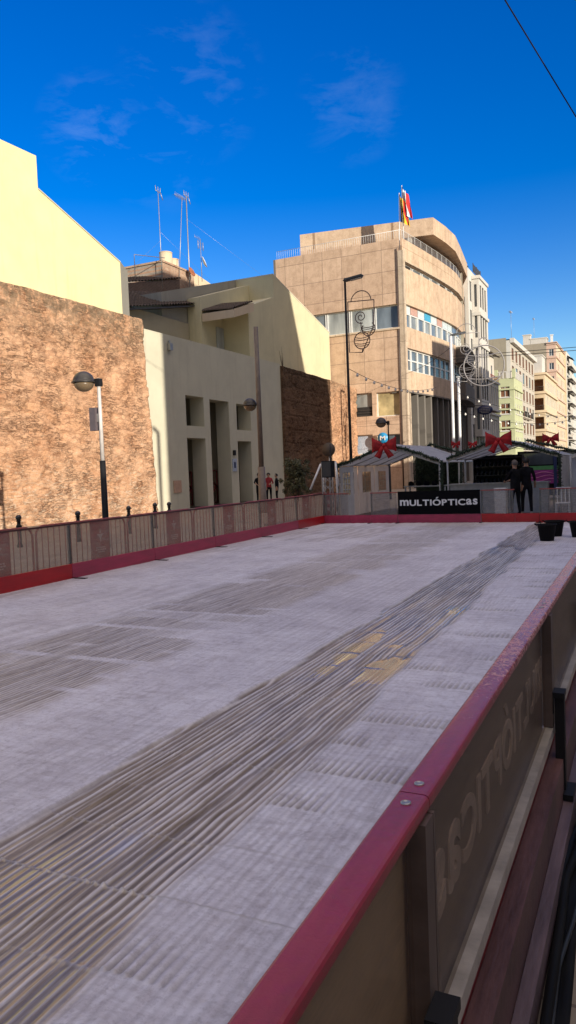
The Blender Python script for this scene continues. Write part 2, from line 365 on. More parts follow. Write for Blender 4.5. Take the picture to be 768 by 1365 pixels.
def holed(Mf, u0, u1, v0, v1, holes, depth, extra_u=(), back=True):
    """wall face with real openings and reveals. Mf(u, v, d) -> world point, d goes inward"""
    b = BM()
    us = sorted(set([u0, u1] + [x for h in holes for x in h[:2]] + [x for x in extra_u if u0 < x < u1]))
    vs = sorted(set([v0, v1] + [x for h in holes for x in h[2:4]]))
    cache = {}
    def V(u, v, d):
        k = (round(u, 4), round(v, 4), d)
        if k not in cache: cache[k] = b.verts.new(Mf(u, v, d))
        return cache[k]
    def inh(u, v): return any(h[0]-1e-5 < u < h[1]+1e-5 and h[2]-1e-5 < v < h[3]+1e-5 for h in holes)
    for ua, ub in zip(us, us[1:]):
        for va, vb in zip(vs, vs[1:]):
            if inh((ua+ub)/2, (va+vb)/2): continue
            b.faces.new([V(ua, va, 0), V(ub, va, 0), V(ub, vb, 0), V(ua, vb, 0)])
    for h in holes:
        hu = [x for x in us if h[0]-1e-6 <= x <= h[1]+1e-6]
        for ua, ub in zip(hu, hu[1:]):
            b.faces.new([V(ua, h[2], 0), V(ub, h[2], 0), V(ub, h[2], depth), V(ua, h[2], depth)])
            b.faces.new([V(ua, h[3], 0), V(ua, h[3], depth), V(ub, h[3], depth), V(ub, h[3], 0)])
        for ue in (h[0], h[1]):
            b.faces.new([V(ue, h[2], 0), V(ue, h[2], depth), V(ue, h[3], depth), V(ue, h[3], 0)])
    return b
def mapped_box(b, Mf, u0, u1, v0, v1, d0, d1, mi=0, nu=1):
    for i in range(nu):
        a, c = u0+(u1-u0)*i/nu, u0+(u1-u0)*(i+1)/nu
        p = [b.verts.new(Mf(u, v, d)) for u, v, d in ((a,v0,d0),(c,v0,d0),(c,v0,d1),(a,v0,d1),(a,v1,d0),(c,v1,d0),(c,v1,d1),(a,v1,d1))]
        for f in ((0,3,2,1),(4,5,6,7),(0,1,5,4),(1,2,6,5),(2,3,7,6),(3,0,4,7)):
            b.faces.new([p[k] for k in f]).material_index = mi
def window(root, Mf, h, depth, pane_m, frame_m, nv=2, nh=0, fw=.06, nu=1, fd=.10):
    """a window part (frame bars) with its pane as sub-part"""
    b = BM(); d0, d1 = depth-fd, depth-.02
    mapped_box(b, Mf, h[0]+.004, h[1]-.004, h[2]+.004, h[2]+fw, d0, d1, 0, nu); mapped_box(b, Mf, h[0]+.004, h[1]-.004, h[3]-fw, h[3]-.004, d0, d1, 0, nu)
    for i in range(nv+1):
        u = h[0] + (h[1]-h[0])*i/nv; a = min(max(u-fw/2, h[0]+.004), h[1]-fw-.004)
        mapped_box(b, Mf, a, a+fw, h[2]+fw, h[3]-fw, d0, d1)
    for i in range(1, nh+1):
        v = h[2] + (h[3]-h[2])*i/(nh+1); mapped_box(b, Mf, h[0]+fw, h[1]-fw, v-fw/2, v+fw/2, d0+.01, d1-.01, 0, nu)
    w = obj('window', b, frame_m, root)
    b = BM(); mapped_box(b, Mf, h[0], h[1], h[2], h[3], depth-.015, depth+.01, 0, nu)
    obj('pane', b, pane_m, w); return w

def vnoise(x, y, seed=0):
    xi = np.floor(x).astype(np.int64); yi = np.floor(y).astype(np.int64); xf = x-xi; yf = y-yi
    def hsh(a, b):
        h = (a*374761393 + b*668265263 + seed*974634777) & 0xffffffff
        h = ((h ^ (h >> 13))*1274126177) & 0xffffffff
        return ((h ^ (h >> 16)) & 0xffff)/65535.
    u = xf*xf*(3-2*xf); v = yf*yf*(3-2*yf)
    return (hsh(xi, yi)*(1-u)+hsh(xi+1, yi)*u)*(1-v) + (hsh(xi, yi+1)*(1-u)+hsh(xi+1, yi+1)*u)*v
def fbm(x, y, o=4, seed=0):
    s = 0; a = .5
    for i in range(o): s = s + a*vnoise(x*2**i, y*2**i, seed+i); a *= .5
    return s/(1-.5**o)
def sstep(a, b, x):
    t = np.clip((x-a)/(b-a), 0, 1); return t*t*(3-2*t)
def grid_mesh(name, P):
    """P: (n, m, 3) array of points"""
    n, m = P.shape[:2]
    idx = np.arange(n*m).reshape(n, m)
    q = np.stack([idx[:-1, :-1], idx[1:, :-1], idx[1:, 1:], idx[:-1, 1:]], -1).reshape(-1, 4)
    me = bpy.data.meshes.new(name)
    me.vertices.add(n*m); me.vertices.foreach_set('co', P.reshape(-1).astype(np.float32))
    me.loops.add(q.size); me.loops.foreach_set('vertex_index', q.reshape(-1).astype(np.int32))
    me.polygons.add(len(q)); me.polygons.foreach_set('loop_start', np.arange(0, q.size, 4, dtype=np.int32))
    me.polygons.foreach_set('use_smooth', np.ones(len(q), dtype=bool)); me.update(); me.validate()
    return me

# ================================================================== SETTING
b = BM(); quad(b, [(-900, -400, 0), (900, -400, 0), (900, 1500, 0), (-900, 1500, 0)]); structure('plaza_ground', b, M['ground'])
b = BM(); quad(b, [(-12.5, 46, .004), (4, 46, .004), (4, 700, .004), (-12.5, 700, .004)]); structure('road', b, M['asphalt'])
structure('kerb_street_side', bbox(-12.8, 46, 0, -12.5, 700, .13), M['kerb'])
b = BM(); box(b, -11.2, 21.62, .0, 2.4, 24.3, .06); structure('rink_walkway_deck', b, M['deck'])

# ---- ice: frosted tube mats, bare wet tubes in two lanes
ys = [0.2]
while ys[-1] < 21.25:
    y = ys[-1]; ys.append(y + (.022 if y < 4 else .04 if y < 8 else .08))
seams = [1.0 + .43*i for i in range(48)]
for s in seams: ys += [s-.012, s-.005, s+.005, s+.012]
ys = np.array(sorted(ys)); ys = ys[np.concatenate([[True], np.diff(ys) > .003])]
ys = np.append(ys[ys < 21.2], 21.25)
xs = np.concatenate([np.arange(-9.1, -5.7, .05), np.arange(-5.7, -3.6, .0125), np.arange(-3.6, -2.85, .03), np.arange(-2.85, -1.5, .0055), np.arange(-1.5, -.46, .0085)])
Yg, Xg = np.meshgrid(ys, xs, indexing='ij')
edgeL = -2.66 + .07*(fbm(Yg*1.6, Yg*0, 3, 3)-.5)*2 - .03*np.clip(Yg-9, 0, 4)/4 + .07*np.exp(-((Yg-5.3)/.35)**2)
edgeR = -1.66 - .028*np.clip(Yg-2.5, 0, 12) + .08*(fbm(Yg*1.3+9, Yg*0, 3, 5)-.5)*2
wet = sstep(-.02, .02, Xg-edgeL)*sstep(-.05, .06, edgeR-Xg)
# left lane: bare cells that end on the mat seams
ph = ((Yg-1.0)/.43) % 1
rowid = np.floor((Yg-1.0)/.43)
cx = -4.75 + .10*(rowid % 3) - .02*Yg
cell = sstep(.36, .50, fbm(Xg*.9+rowid*7.3, rowid*1.7, 3, 21) + .16*(1-np.abs(Xg-cx)/.9) + .14*(ph < .75) - .10)
laneL = sstep(-5.75, -5.4, Xg)*sstep(-3.75, -4.05, Xg)*sstep(3.2, 4.2, Yg)*(1-.35*sstep(9, 14, Yg))
wetL = cell*laneL*.8
smear = sstep(.56, .70, fbm(Xg*1.1+3, Yg*.28, 4, 33))*sstep(-8.8, -8.2, Xg)*sstep(-3.0, -3.5, Xg)*.38
# frosted right lane: ridges show just past each seam, fading out
fr = np.clip(1.0-((Yg-1.0) % .43)/.26, 0, 1)*sstep(.46, .66, fbm(Xg*1.8, rowid*3.1, 2, 44))
rowR = (Xg > edgeR)*fr
bars = .010*rowR + .0035*sstep(-3.7, -4.4, Xg)*sstep(-8.6, -8, Xg)
per = .043
tubeprof = np.abs(np.sin(PI*(Xg + .05*(fbm(Yg*1.1, Xg*1.5, 3, 8)-.5) + .004*(fbm(Yg*5, Xg*9, 2, 18)-.5))/per))**1.3
rid = np.floor((Xg + .05*(fbm(Yg*1.1, Xg*1.5, 3, 8)-.5) + .004*(fbm(Yg*5, Xg*9, 2, 18)-.5))/per)
ramp_r = vnoise(rid*7.13+.5*0, Yg*.8, 51); ramp_c = vnoise(rid*3.71, Yg*1.7+9, 53)
lump = (fbm(Xg*9, Yg*9, 4, 12)-.5)*.006 + (fbm(Xg*35, Yg*22, 2, 15)-.5)*.0055
Zg = .100 + lump*(1-wet*.8)
amp = .0095*(.25+1.1*ramp_r)
Zg = Zg*(1-wet) + wet*(.074 + amp*tubeprof*1.5 + .004*(fbm(Xg*6, Yg*3, 3, 66)-.5))
Zg += bars*(tubeprof-.5)*2
Zg += wetL*(-.006 + .005*(tubeprof))
lip = np.exp(-((Xg-edgeL+.02)/.03)**2)*.006; Zg += lip
water = .0765 + .0005*fbm(Xg*4, Yg*4, 2, 70)
pg = 1.0*sstep(5.0, 5.5, Yg)*sstep(9.2, 8.0, Yg)*sstep(-2.55, -2.35, Xg) + .5*sstep(3.0, 2.2, Yg) + .8*np.exp(-((Yg-15)/.8)**2)
pool = sstep(.41, .53, fbm(Xg*3.2, Yg*1.3, 3, 91) + .10*sstep(3.2, 2.0, Yg)*sstep(-1.9, -2.2, Xg))*np.clip(pg, 0, 1)
film = (.3+.7*sstep(.38, .55, fbm(Xg*3.5, Yg*.7, 3, 131)))*(.12+.75*sstep(3.0, 2.4, Yg)+.3*sstep(5.0, 5.6, Yg)*sstep(9, 8, Yg))
Zg = np.where(wet > .9, np.maximum(Zg, water + .0035*film), Zg)
pk = .86*pool*sstep(.6, .95, wet); Zg = Zg*(1-pk) + .085*pk
# mat spacer rods
sd = np.abs(((Yg-1.0+.215) % .43)-.215 + .006*(fbm(Xg*3, rowid, 2, 77)-.5))
vis = sstep(-2.75, -2.6, Xg)*sstep(.25, .5, fbm(Xg*2.2, rowid*5.3, 2, 88)) + laneL*sstep(.35, .5, fbm(Xg*1.4, rowid*2.3, 2, 89))*.7
rod = np.clip(1-sd/.0065, 0, 1)*np.clip(vis, 0, 1)
Zg += rod*(.004+.005*wet)*(1+.3*np.sin(Xg*130))
bar = np.clip(rowR*.7*(1-wet) + .30*sstep(.45, .6, fbm(Xg*.8, Yg*.35, 3, 140))*(1-wet), 0, 1)*(1-tubeprof)
crest = np.clip(tubeprof*1.9-1.05 + 1.1*(ramp_c-.45) + .9*(fbm(Xg*40, Yg*5, 3, 101)-.5) - .6*pool, 0, 1)
P = np.stack([Xg, Yg, Zg], -1)
me = grid_mesh('ice_rink_surface', P)
for nm, arr in (('wet', np.clip(np.maximum(np.maximum(wet, wetL), smear), 0, 1)), ('rod', rod), ('pool', pool*wet), ('crest', crest), ('bar', bar), ('film', film*wet)):
    at = me.attributes.new(nm, 'FLOAT', 'POINT'); at.data.foreach_set('value', arr.reshape(-1).astype(np.float32))
m, t, bs = nt('frosted_rink_ice')
v = coords(t)
aw = N(t, 'ShaderNodeAttribute', attribute_name='wet'); ar = N(t, 'ShaderNodeAttribute', attribute_name='rod'); ap = N(t, 'ShaderNodeAttribute', attribute_name='pool')
n1 = N(t, 'ShaderNodeTexNoise', Scale=1.1, Detail=9, Roughness=.65, Distortion=.5); L(t, v, n1.inputs['Vector'])
n2 = N(t, 'ShaderNodeTexNoise', Scale=34, Detail=10, Roughness=.85); L(t, v, n2.inputs['Vector'])
vst = coords(t, (14, .6, 1)); n3 = N(t, 'ShaderNodeTexNoise', Scale=1.6, Detail=8, Roughness=.7); L(t, vst, n3.inputs['Vector'])
n5 = N(t, 'ShaderNodeTexNoise', Scale=7, Detail=8, Roughness=.7, Distortion=1.5); L(t, v, n5.inputs['Vector'])
frost = ramp(t, n1.outputs['Fac'], [(.3, (.60, .575, .60)), (.5, (.71, .69, .71)), (.7, (.82, .81, .83))])
frost = mixc(t, .45, frost, ramp(t, n2.outputs['Fac'], [(.38, (.42, .39, .39)), (.50, (1, 1, 1))]), 'MULTIPLY')
frost = mixc(t, .38, frost, ramp(t, n3.outputs['Fac'], [(.34, (.70, .66, .66)), (.54, (1, 1, 1))]), 'MULTIPLY')
pass
n7 = N(t, 'ShaderNodeTexNoise', Scale=.9, Detail=5, Roughness=.6); L(t, v, n7.inputs['Vector'])
wf = N(t, 'ShaderNodeMapRange'); wf.inputs['From Min'].default_value = .42; wf.inputs['From Max'].default_value = .62; wf.inputs['To Max'].default_value = .5; L(t, n7.outputs['Fac'], wf.inputs['Value'])
n8 = N(t, 'ShaderNodeTexNoise', Scale=1.0, Detail=6, Roughness=.7); L(t, coords(t, (21, 1.3, 1)), n8.inputs['Vector'])
frost = mixc(t, wf.outputs[0], frost, ramp(t, n8.outputs['Fac'], [(.38, (.62, .59, .58)), (.54, (1.0, 1.0, 1.0))]), 'MULTIPLY')
n9 = N(t, 'ShaderNodeTexNoise', Scale=1.0, Detail=9, Roughness=.7, Distortion=.3); L(t, coords(t, (3.2, 15, 1)), n9.inputs['Vector'])
frost = mixc(t, .35, frost, ramp(t, n9.outputs['Fac'], [(.40, (.62, .58, .57)), (.54, (1, 1, 1))]), 'MULTIPLY')
frost = mixc(t, .35, frost, ramp(t, n5.outputs['Fac'], [(.36, (.55, .5, .48)), (.5, (1, 1, 1))]), 'MULTIPLY')
wetc = ramp(t, n3.outputs['Fac'], [(.3, (.13, .098, .062)), (.5, (.24, .19, .13)), (.68, (.42, .35, .27))])
ac = N(t, 'ShaderNodeAttribute', attribute_name='crest')
cf = N(t, 'ShaderNodeMath', operation='MULTIPLY'); L(t, ac.outputs['Fac'], cf.inputs[0]); cf.inputs[1].default_value = .85
wetc = mixc(t, cf.outputs[0], wetc, (.74, .70, .67))
n11 = N(t, 'ShaderNodeTexNoise', Scale=1.0, Detail=7, Roughness=.8); L(t, coords(t, (70, 7, 1)), n11.inputs['Vector'])
wetc = mixc(t, .6, wetc, ramp(t, n11.outputs['Fac'], [(.38, (.62, .57, .52)), (.52, (1, 1, 1))]), 'MULTIPLY')
ab = N(t, 'ShaderNodeAttribute', attribute_name='bar'); frost = mixc(t, ab.outputs['Fac'], frost, (.22, .20, .20))
col = mixc(t, aw.outputs['Fac'], frost, wetc)
col = mixc(t, ar.outputs['Fac'], col, (.40, .37, .35))
L(t, col, bs.inputs['Base Color'])
rr = N(t, 'ShaderNodeMapRange'); rr.inputs['To Min'].default_value = .55; rr.inputs['To Max'].default_value = .42; L(t, aw.outputs['Fac'], rr.inputs['Value'])
rp = N(t, 'ShaderNodeMapRange'); rp.inputs['To Min'].default_value = 1; rp.inputs['To Max'].default_value = .5; L(t, ap.outputs['Fac'], rp.inputs['Value'])
rm = N(t, 'ShaderNodeMath', operation='MULTIPLY'); L(t, rr.outputs[0], rm.inputs[0]); L(t, rp.outputs[0], rm.inputs[1]); L(t, rm.outputs[0], bs.inputs['Roughness'])
bs.inputs['Specular IOR Level'].default_value = .5
cw = N(t, 'ShaderNodeMath', operation='MULTIPLY'); L(t, aw.outputs['Fac'], cw.inputs[0]); L(t, ap.outputs['Fac'], cw.inputs[1])
af = N(t, 'ShaderNodeAttribute', attribute_name='film'); cw2 = N(t, 'ShaderNodeMath', operation='MAXIMUM'); L(t, cw.outputs[0], cw2.inputs[0]); L(t, af.outputs['Fac'], cw2.inputs[1]); L(t, cw2.outputs[0], bs.inputs['Coat Weight'])
n10 = N(t, 'ShaderNodeTexNoise', Scale=1.0, Detail=4, Roughness=.55); L(t, coords(t, (26, 2.2, 1)), n10.inputs['Vector'])
cbp = N(t, 'ShaderNodeBump', Strength=.5, Distance=.0035); L(t, n10.outputs['Fac'], cbp.inputs['Height']); L(t, cbp.outputs[0], bs.inputs['Coat Normal'])
bs.inputs['Coat Roughness'].default_value = .07; bs.inputs['Coat IOR'].default_value = 1.8
bst = N(t, 'ShaderNodeMapRange'); bst.inputs['To Min'].default_value = .55; bst.inputs['To Max'].default_value = .12; L(t, aw.outputs['Fac'], bst.inputs['Value'])
bp = N(t, 'ShaderNodeBump', Distance=.006); L(t, bst.outputs[0], bp.inputs['Strength']); L(t, n2.outputs['Fac'], bp.inputs['Height']); L(t, bp.outputs[0], bs.inputs['Normal'])
ice = obj('ice_rink_surface', None, m, me_in=me); ice['kind'] = 'structure'
# trim of the ice slab on the outside so that nothing floats
structure('rink_base', bbox(-9.15, .1, .004, -.5, 21.22, .055), M['deck'])

# ================================================================== RINK BARRIERS
def segment(a, c, nrm, label, kick, plexi, rail_m, group, mids=(), cap=False, foot=True, kick_h=.34, top=1.01):
    """upright barrier segment from a to c (xy); nrm points to the ice"""
    a = Vector((a[0], a[1], 0)); c = Vector((c[0], c[1], 0)); d = (c-a); ln = d.length; d.normalize(); n = Vector((nrm[0], nrm[1], 0))
    root = thing('rink_barrier', label, 'barrier', (a.x, a.y, 0), group)
    X4 = Matrix(((d.x, n.x, 0, a.x), (d.y, n.y, 0, a.y), (0, 0, 1, 0), (0, 0, 0, 1)))
    def bx(l0, w0, z0, l1, w1, z1):
        b = BM(); box(b, l0, w0, z0, l1, w1, z1, 0, X4); return b
    if kick: obj('kick_board', bx(.004, -.012, .05, ln-.004, .022, kick_h), kick, root)
    obj('panel', bx(.03, -.006, kick_h+.002, ln-.03, .006, top-.03), plexi, root)
    obj('top_rail', bx(.003, -.018, top-.028, ln-.003, .018, top), rail_m, root)
    for l in [0.0]+list(mids):
        obj('post', bx(l+.003, -.055, .0, l+.045, -.014, top-.035), M['post'], root)
    if foot:
        b = BM(); box(b, -.02, -.25, .10, .05, .30, .112, 0, X4); box(b, -.005, -.06, .112, .035, -.02, .3, 0, X4); obj('foot', b, M['black_m'], root)
    return root
def LX(y): return -8.5 - .033*(y-8)
yy = [4.75, 7.15, 9.55, 11.98, 14.4, 16.8, 19.2, 21.28]
ords = ['left edge segment of the rink barrier, mostly out of the picture', 'vivid red kick board barrier segment at the left edge of the photo', 'second barrier segment on the left side, first with a faded pink kick board',
        'left side barrier segment in front of the tall grey and white lamp', 'left side barrier segment in front of the white porch openings, nearer one', 'left side barrier segment below the brown pole with a lamp',
        'left side barrier segment in front of the round shrub']
for i in range(1, 7):
    segment((LX(yy[i]), yy[i]), (LX(yy[i+1]), yy[i+1]), (1, 0), ords[i], M['vredk'] if i in (1, 6) else M['pinkk'], M['plexi'], M['darkrail'], 'plexiglass barriers along the left side of the ice')
YB = 21.3
def bseg(x0, x1, label, kick, rail=M['crowd'], mids=()):
    return segment((x0, YB), (x1, YB), (0, -1), label, kick, M['plexib'], rail, 'low barriers across the far end of the ice', mids)
bseg(-8.93, -8.1, 'far end barrier segment in the left corner beside the loudspeaker truss', M['pinkk'])
bseg(-7.42, -6.58, 'far end barrier segment just left of the black banner', M['pinkk'])
bann = bseg(-6.57, -4.16, 'long far end barrier segment that carries the black banner', M['pinkk'])
bseg(-4.15, -3.24, 'far end barrier segment just right of the black banner, with white box behind', M['vredk'], mids=(.72,))
bseg(-2.59, -.5, 'rightmost far end barrier segment, right of the gap where two people stand', M['vredk'], mids=(.35, 1.55))
for x0, x1, mm, lab in ((-8.1, -7.42, M['pinkk'], 'short pink red kick board across the gap before the left tent'), (-3.235, -2.595, M['vredk'], 'short red threshold board across the gate gap by the two people')):
    tag(base_origin(obj('threshold_board', bbox(x0, YB-.02, .05, x1, YB+.02, .34), mm), (x0, YB, 0)), lab, 'board')

# banner with the lettering
GL = {}
def glyph(ch):
    if ch not in GL:
        cu = bpy.data.curves.new('g', 'FONT'); cu.body = ch; cu.size = 1; cu.offset = .028; cu.extrude = .004; cu.resolution_u = 4
        o = bpy.data.objects.new('g', cu); COL.objects.link(o); bpy.context.view_layer.update()
        me = bpy.data.meshes.new_from_object(o); bpy.data.objects.remove(o)
        co = np.array([v.co[:] for v in me.vertices]); GL[ch] = (me, co.min(0), co.max(0))
    return GL[ch]
def lettering(b, text, X4, width, height, caps=None, mi=0):
    """lays text into a width x height box in the local xy plane of X4; lower case drawn cap-high"""
    x = 0; parts = []; marks = []
    for ch in text:
        if ch == ' ': x += .35; continue
        acute = ch == 'Ó'
        if acute: ch = 'O'
        me, lo, hi = glyph(ch)
        ref = glyph('I')
        ch_h = ref[2][1]-ref[1][1]
        body = (hi[1]-lo[1]) if ch.islower() else ch_h
        k = ch_h/body
        if ch.islower(): k *= .98
        w = (hi[0]-lo[0])*k*(.86 if ch.islower() else 1)
        parts.append((me, lo, k, x, (.86 if ch.islower() else 1), ch))
        if acute: marks.append(x+w*.5)
        x += w+.085
    x -= .085; sx = width/x; sy = height/ch_h
    for xa in marks:
        prism(b, [X4 @ Vector((px_*sx, py_*sy, -.004)) for px_, py_ in ((xa-.10, ch_h*1.10), (xa+.04, ch_h*1.10), (xa+.20, ch_h*1.36), (xa+.02, ch_h*1.36))], X4.to_3x3() @ Vector((0, 0, .008)), mi)
    for me, lo, k, x0, sq, ch in parts:
        vv = [b.verts.new(X4 @ Vector(((x0+(v.co.x-lo[0])*k*sq)*sx, ((v.co.y-max(lo[1], 0 if not ch.islower() else lo[1]))*k)*sy, v.co.z))) for v in me.vertices]
        for p in me.polygons:
            try: b.faces.new([vv[i] for i in p.vertices]).material_index = mi
            except ValueError: pass
bn = thing('sponsor_banner', 'black banner with white bold lettering on the far end barrier', 'banner', (-6.57, YB-.03, .3))
b = BM()
nx = 40; P0 = []
for i in range(nx+1):
    x = -6.555 + 2.385*i/nx; P0.append(x)
for i in range(nx):
    for k in range(8):
        def q(i, k): return (P0[i], YB-.034-.006*math.sin(i*.9)*math.cos(k*.8), .345+.675*k/8)
        f = quad(b, [q(i, k), q(i+1, k), q(i+1, k+1), q(i, k+1)]); f.smooth = True
bmesh.ops.remove_doubles(b, verts=b.verts, dist=1e-4)
obj('cloth', b, M['banner'], bn)
b = BM(); T = Matrix(((1, 0, 0, -6.49), (0, 0, -1, YB-.044), (0, 1, 0, .60), (0, 0, 0, 1)))
lettering(b, 'mULTIÓPTICas', T, 2.25, .175); obj('lettering', b, M['letter'], bn)

# right-hand barrier beside the camera
def near_seg(y0, y1, label, backing=False):
    root = thing('rink_barrier', label, 'barrier', (-.45, y0, 0), 'tall barriers along the near right side of the ice')
    b = BM(); box(b, -.482, y0+.002, .985, -.412, y1-.002, 1.02)
    bmesh.ops.bevel(b, geom=[e for e in b.edges if abs(e.verts[0].co.y-e.verts[1].co.y) > .5], offset=.014, segments=4, affect='EDGES', profile=.6)
    cap = obj('cap_rail', b, M['cap'], root)
    for yb in (y0+.05, y1-.05):
        b = BM(); lathe(b, (-.447, yb, 1.019), [(.011, 0), (.011, .003), (.007, .0045), (.0065, .003), (.0005, .003)], 14); obj('bolt', b, M['grey_m'], cap)
    obj('panel', bbox(-.445, y0+.05, .45, -.437, y1-.05, .985), M['nearplex'], root)
    if backing: obj('backing_sheet', bbox(-.468, y0+.05, .42, -.456, y1-.03, .97), M['beige_p'], root)
    else: obj('backing_sheet', bbox(-.468, y0+.05, .42, -.456, y1-.03, .97), M['nearback'], root)
    fr = BM(); box(fr, -.448, y0+.002, .40, -.405, y1-.002, .448); obj('bottom_frame', fr, M['alu'], root)
    for ya, yb in ((y0+.002, y0+.014), (y1-(.06 if backing else .062), y1-.002)):
        obj('side_frame', bbox(-.448, ya, .45, -.405, yb, .983), M['alud'], root)
    obj('kick_board', bbox(-.462, y0+.002, .02, -.432, y1-.002, .398), M['darkredk'], root)
    return root
M['alud'] = simple('dull_frame', (.12, .085, .07), .45, metal=.2, var=.2, scale=9)
M['darkredk'] = simple('dark_red_outer_board', (.20, .02, .025), .5, var=.25, scale=5)
M['nearback'] = simple('dark_brown_banner_back', (.21, .165, .145), .42, var=.22, scale=3, stretch=(1, .5, 2))
M['nearplex'] = clear_panel('near_plexiglass', (.20, .15, .13), .16, .14, .12)
M['ghost'] = simple('paler_brown_print', (.52, .43, .38), .45, var=.15, scale=5)
near = [(-.9, 1.49, 'nearest right side barrier segment at the bottom edge, with beige sheet'), (1.49, 3.72, 'near right side barrier segment with mirrored lettering showing through'), (3.72, 6.1, 'right side barrier segment just beyond the kink in the cap rail'),
        (6.1, 8.5, 'fourth right side barrier segment, at the right edge of the photo'), (8.5, 10.9, 'right side barrier segment fifth from the camera'), (10.9, 13.3, 'right side barrier segment sixth from the camera'), (13.3, 15.7, 'right side barrier segment beside the black buckets'), (15.7, 18.1, 'right side barrier segment just past the black buckets'), (18.1, 21.25, 'farthest right side barrier segment at the rink corner')]
near_roots = [near_seg(a, c, l, i == 0) for i, (a, c, l) in enumerate(near)]
b = BM(); T = Matrix(((0, 0, 1, -.4545), (-1, 0, 0, 3.67), (0, 1, 0, .63), (0, 0, 0, 1)))
lettering(b, 'mULTIÓPTICas', T, 2.03, .165); obj('lettering', b, M['ghost'], near_roots[1])
for i, (y, lab) in enumerate(((1.42, 'black steel brace at the bottom of the photo, holding the nearest barrier'), (3.70, 'tall black steel brace bolted beside the light grey panel frame'), (6.1, 'third black steel brace along the right side barrier'))):
    r = thing('barrier_brace', lab, 'brace', (-.36, y, 0), 'black braces of the right side barrier')
    b = BM(); box(b, -.404, y-.045, .595, -.352, y+.045, .62); box(b, -.404, y-.045, .52, -.398, y-.037, .594); obj('clamp', b, M['black_m'], r)
    obj('upright', bbox(-.398, y-.028, .152, -.3545, y+.028, .594), M['black_m'], r)
    obj('base_plate', bbox(-.40, y-.08, .123, -.318, y+.08, .151), M['black_m'], r)
tag(base_origin(obj('footboard', bbox(-.430, -1, .012, -.363, 21, .30), M['plank']), (-.4, 0, 0)), 'worn maroon plank lying along the outside foot of the near barrier', 'plank')
tag(base_origin(obj('floor_board', bbox(-.361, -1, .008, -.315, 21, .12), M['plank2']), (-.3, 0, 0)), 'grey violet board between the maroon plank and the black cables', 'board')
b = BM()
def cable_path(x, z, s, y0=-.5, y1=16):
    return [(x+.015*math.sin(k*.9+s)+.008*math.sin(k*2.3+s*2), y0+(y1-y0)*k/60, z+.006*abs(math.sin(k*1.3+s))) for k in range(61)]
tube(b, cable_path(-.285, .035, 0), .018, 10); tag(base_origin(obj('cable', b, M['tarp']), (-.22, 1, 0)), 'thick black cable running beside the boards at the right edge', 'cable')
b = BM(); tube(b, cable_path(-.262, .03, 2.1), .008, 8); tag(base_origin(obj('cable', b, simple('bluish_cable', (.02, .025, .03), .5)), (-.19, 1, 0)), 'thin bluish cable beside the thick black one at the right edge', 'cable')
b = BM(); 
tp = [(-.314, .004), (-.305, .05), (-.295, .012), (-.28, .016), (-.265, .008), (-.25, .02), (-.235, .004)]
for k in range(80):
    for (xa, za), (xb, zb) in zip(tp, tp[1:]):
        def w(x, z, kk): return (x+.012*math.sin(kk*.6), -.5+kk*.2, max(.003, z*(1+.6*math.sin(kk*1.1+x*40))))
        quad(b, [w(xa, za, k), w(xb, zb, k), w(xb, zb, k+1), w(xa, za, k+1)]).smooth = True
bmesh.ops.remove_doubles(b, verts=b.verts, dist=1e-5)
tag(base_origin(obj('plastic_sheet', b, M['tarp']), (-.22, 1, 0)), 'crumpled black plastic sheet under the cables at the right edge', 'sheet')

r = thing('sky_blocker_stall', 'unseen canvas stall added beside the camera to block sky light', 'stall', (1.3, 2, 0))  # unseen, added to cut sky light on the barrier's outer side
obj('blocker_wall', bbox(1.9, -5, 0, 3.8, 9, 2.3), M['counter'], r)
b = BM(); prism(b, [(1.75, -5.1, 2.31), (2.85, -5.1, 2.8), (3.95, -5.1, 2.31)], (0, 14.2, 0)); obj('blocker_roof', b, M['canvas'], r)
# ---- buckets on the ice
def bucket(x, y, lab, h=.30, r=.15):
    root = thing('bucket', lab, 'bucket', (x, y, .1), 'black rubber buckets on the ice')
    b = BM(); lathe(b, (x, y, .1), [(r*.72, 0), (r, h), (r+.014, h), (r+.014, h-.02), (r+.004, h-.024), (r+.004, h-.02), (r-.012, h-.005), (r*.72-.012, .02), (.001, .02)], 24); obj('tub', b, M['bucket'], root)
    for s in (-1, 1):
        b = BM(); tube(b, [(x+s*(r-.005), y-.05, .1+h-.03), (x+s*(r+.05), y-.05, .1+h+.005), (x+s*(r+.05), y+.05, .1+h+.005), (x+s*(r-.005), y+.05, .1+h-.03)], .009, 6); obj('handle', b, M['bucket'], root)
bucket(-1.83, 16.15, 'frontmost of the black rubber buckets on the ice', .34, .19)
bucket(-1.78, 17.15, 'black rubber bucket half hidden behind the frontmost one', .34, .20)
bucket(-1.26, 16.95, 'black rubber bucket at the right edge of the photo', .34, .21)

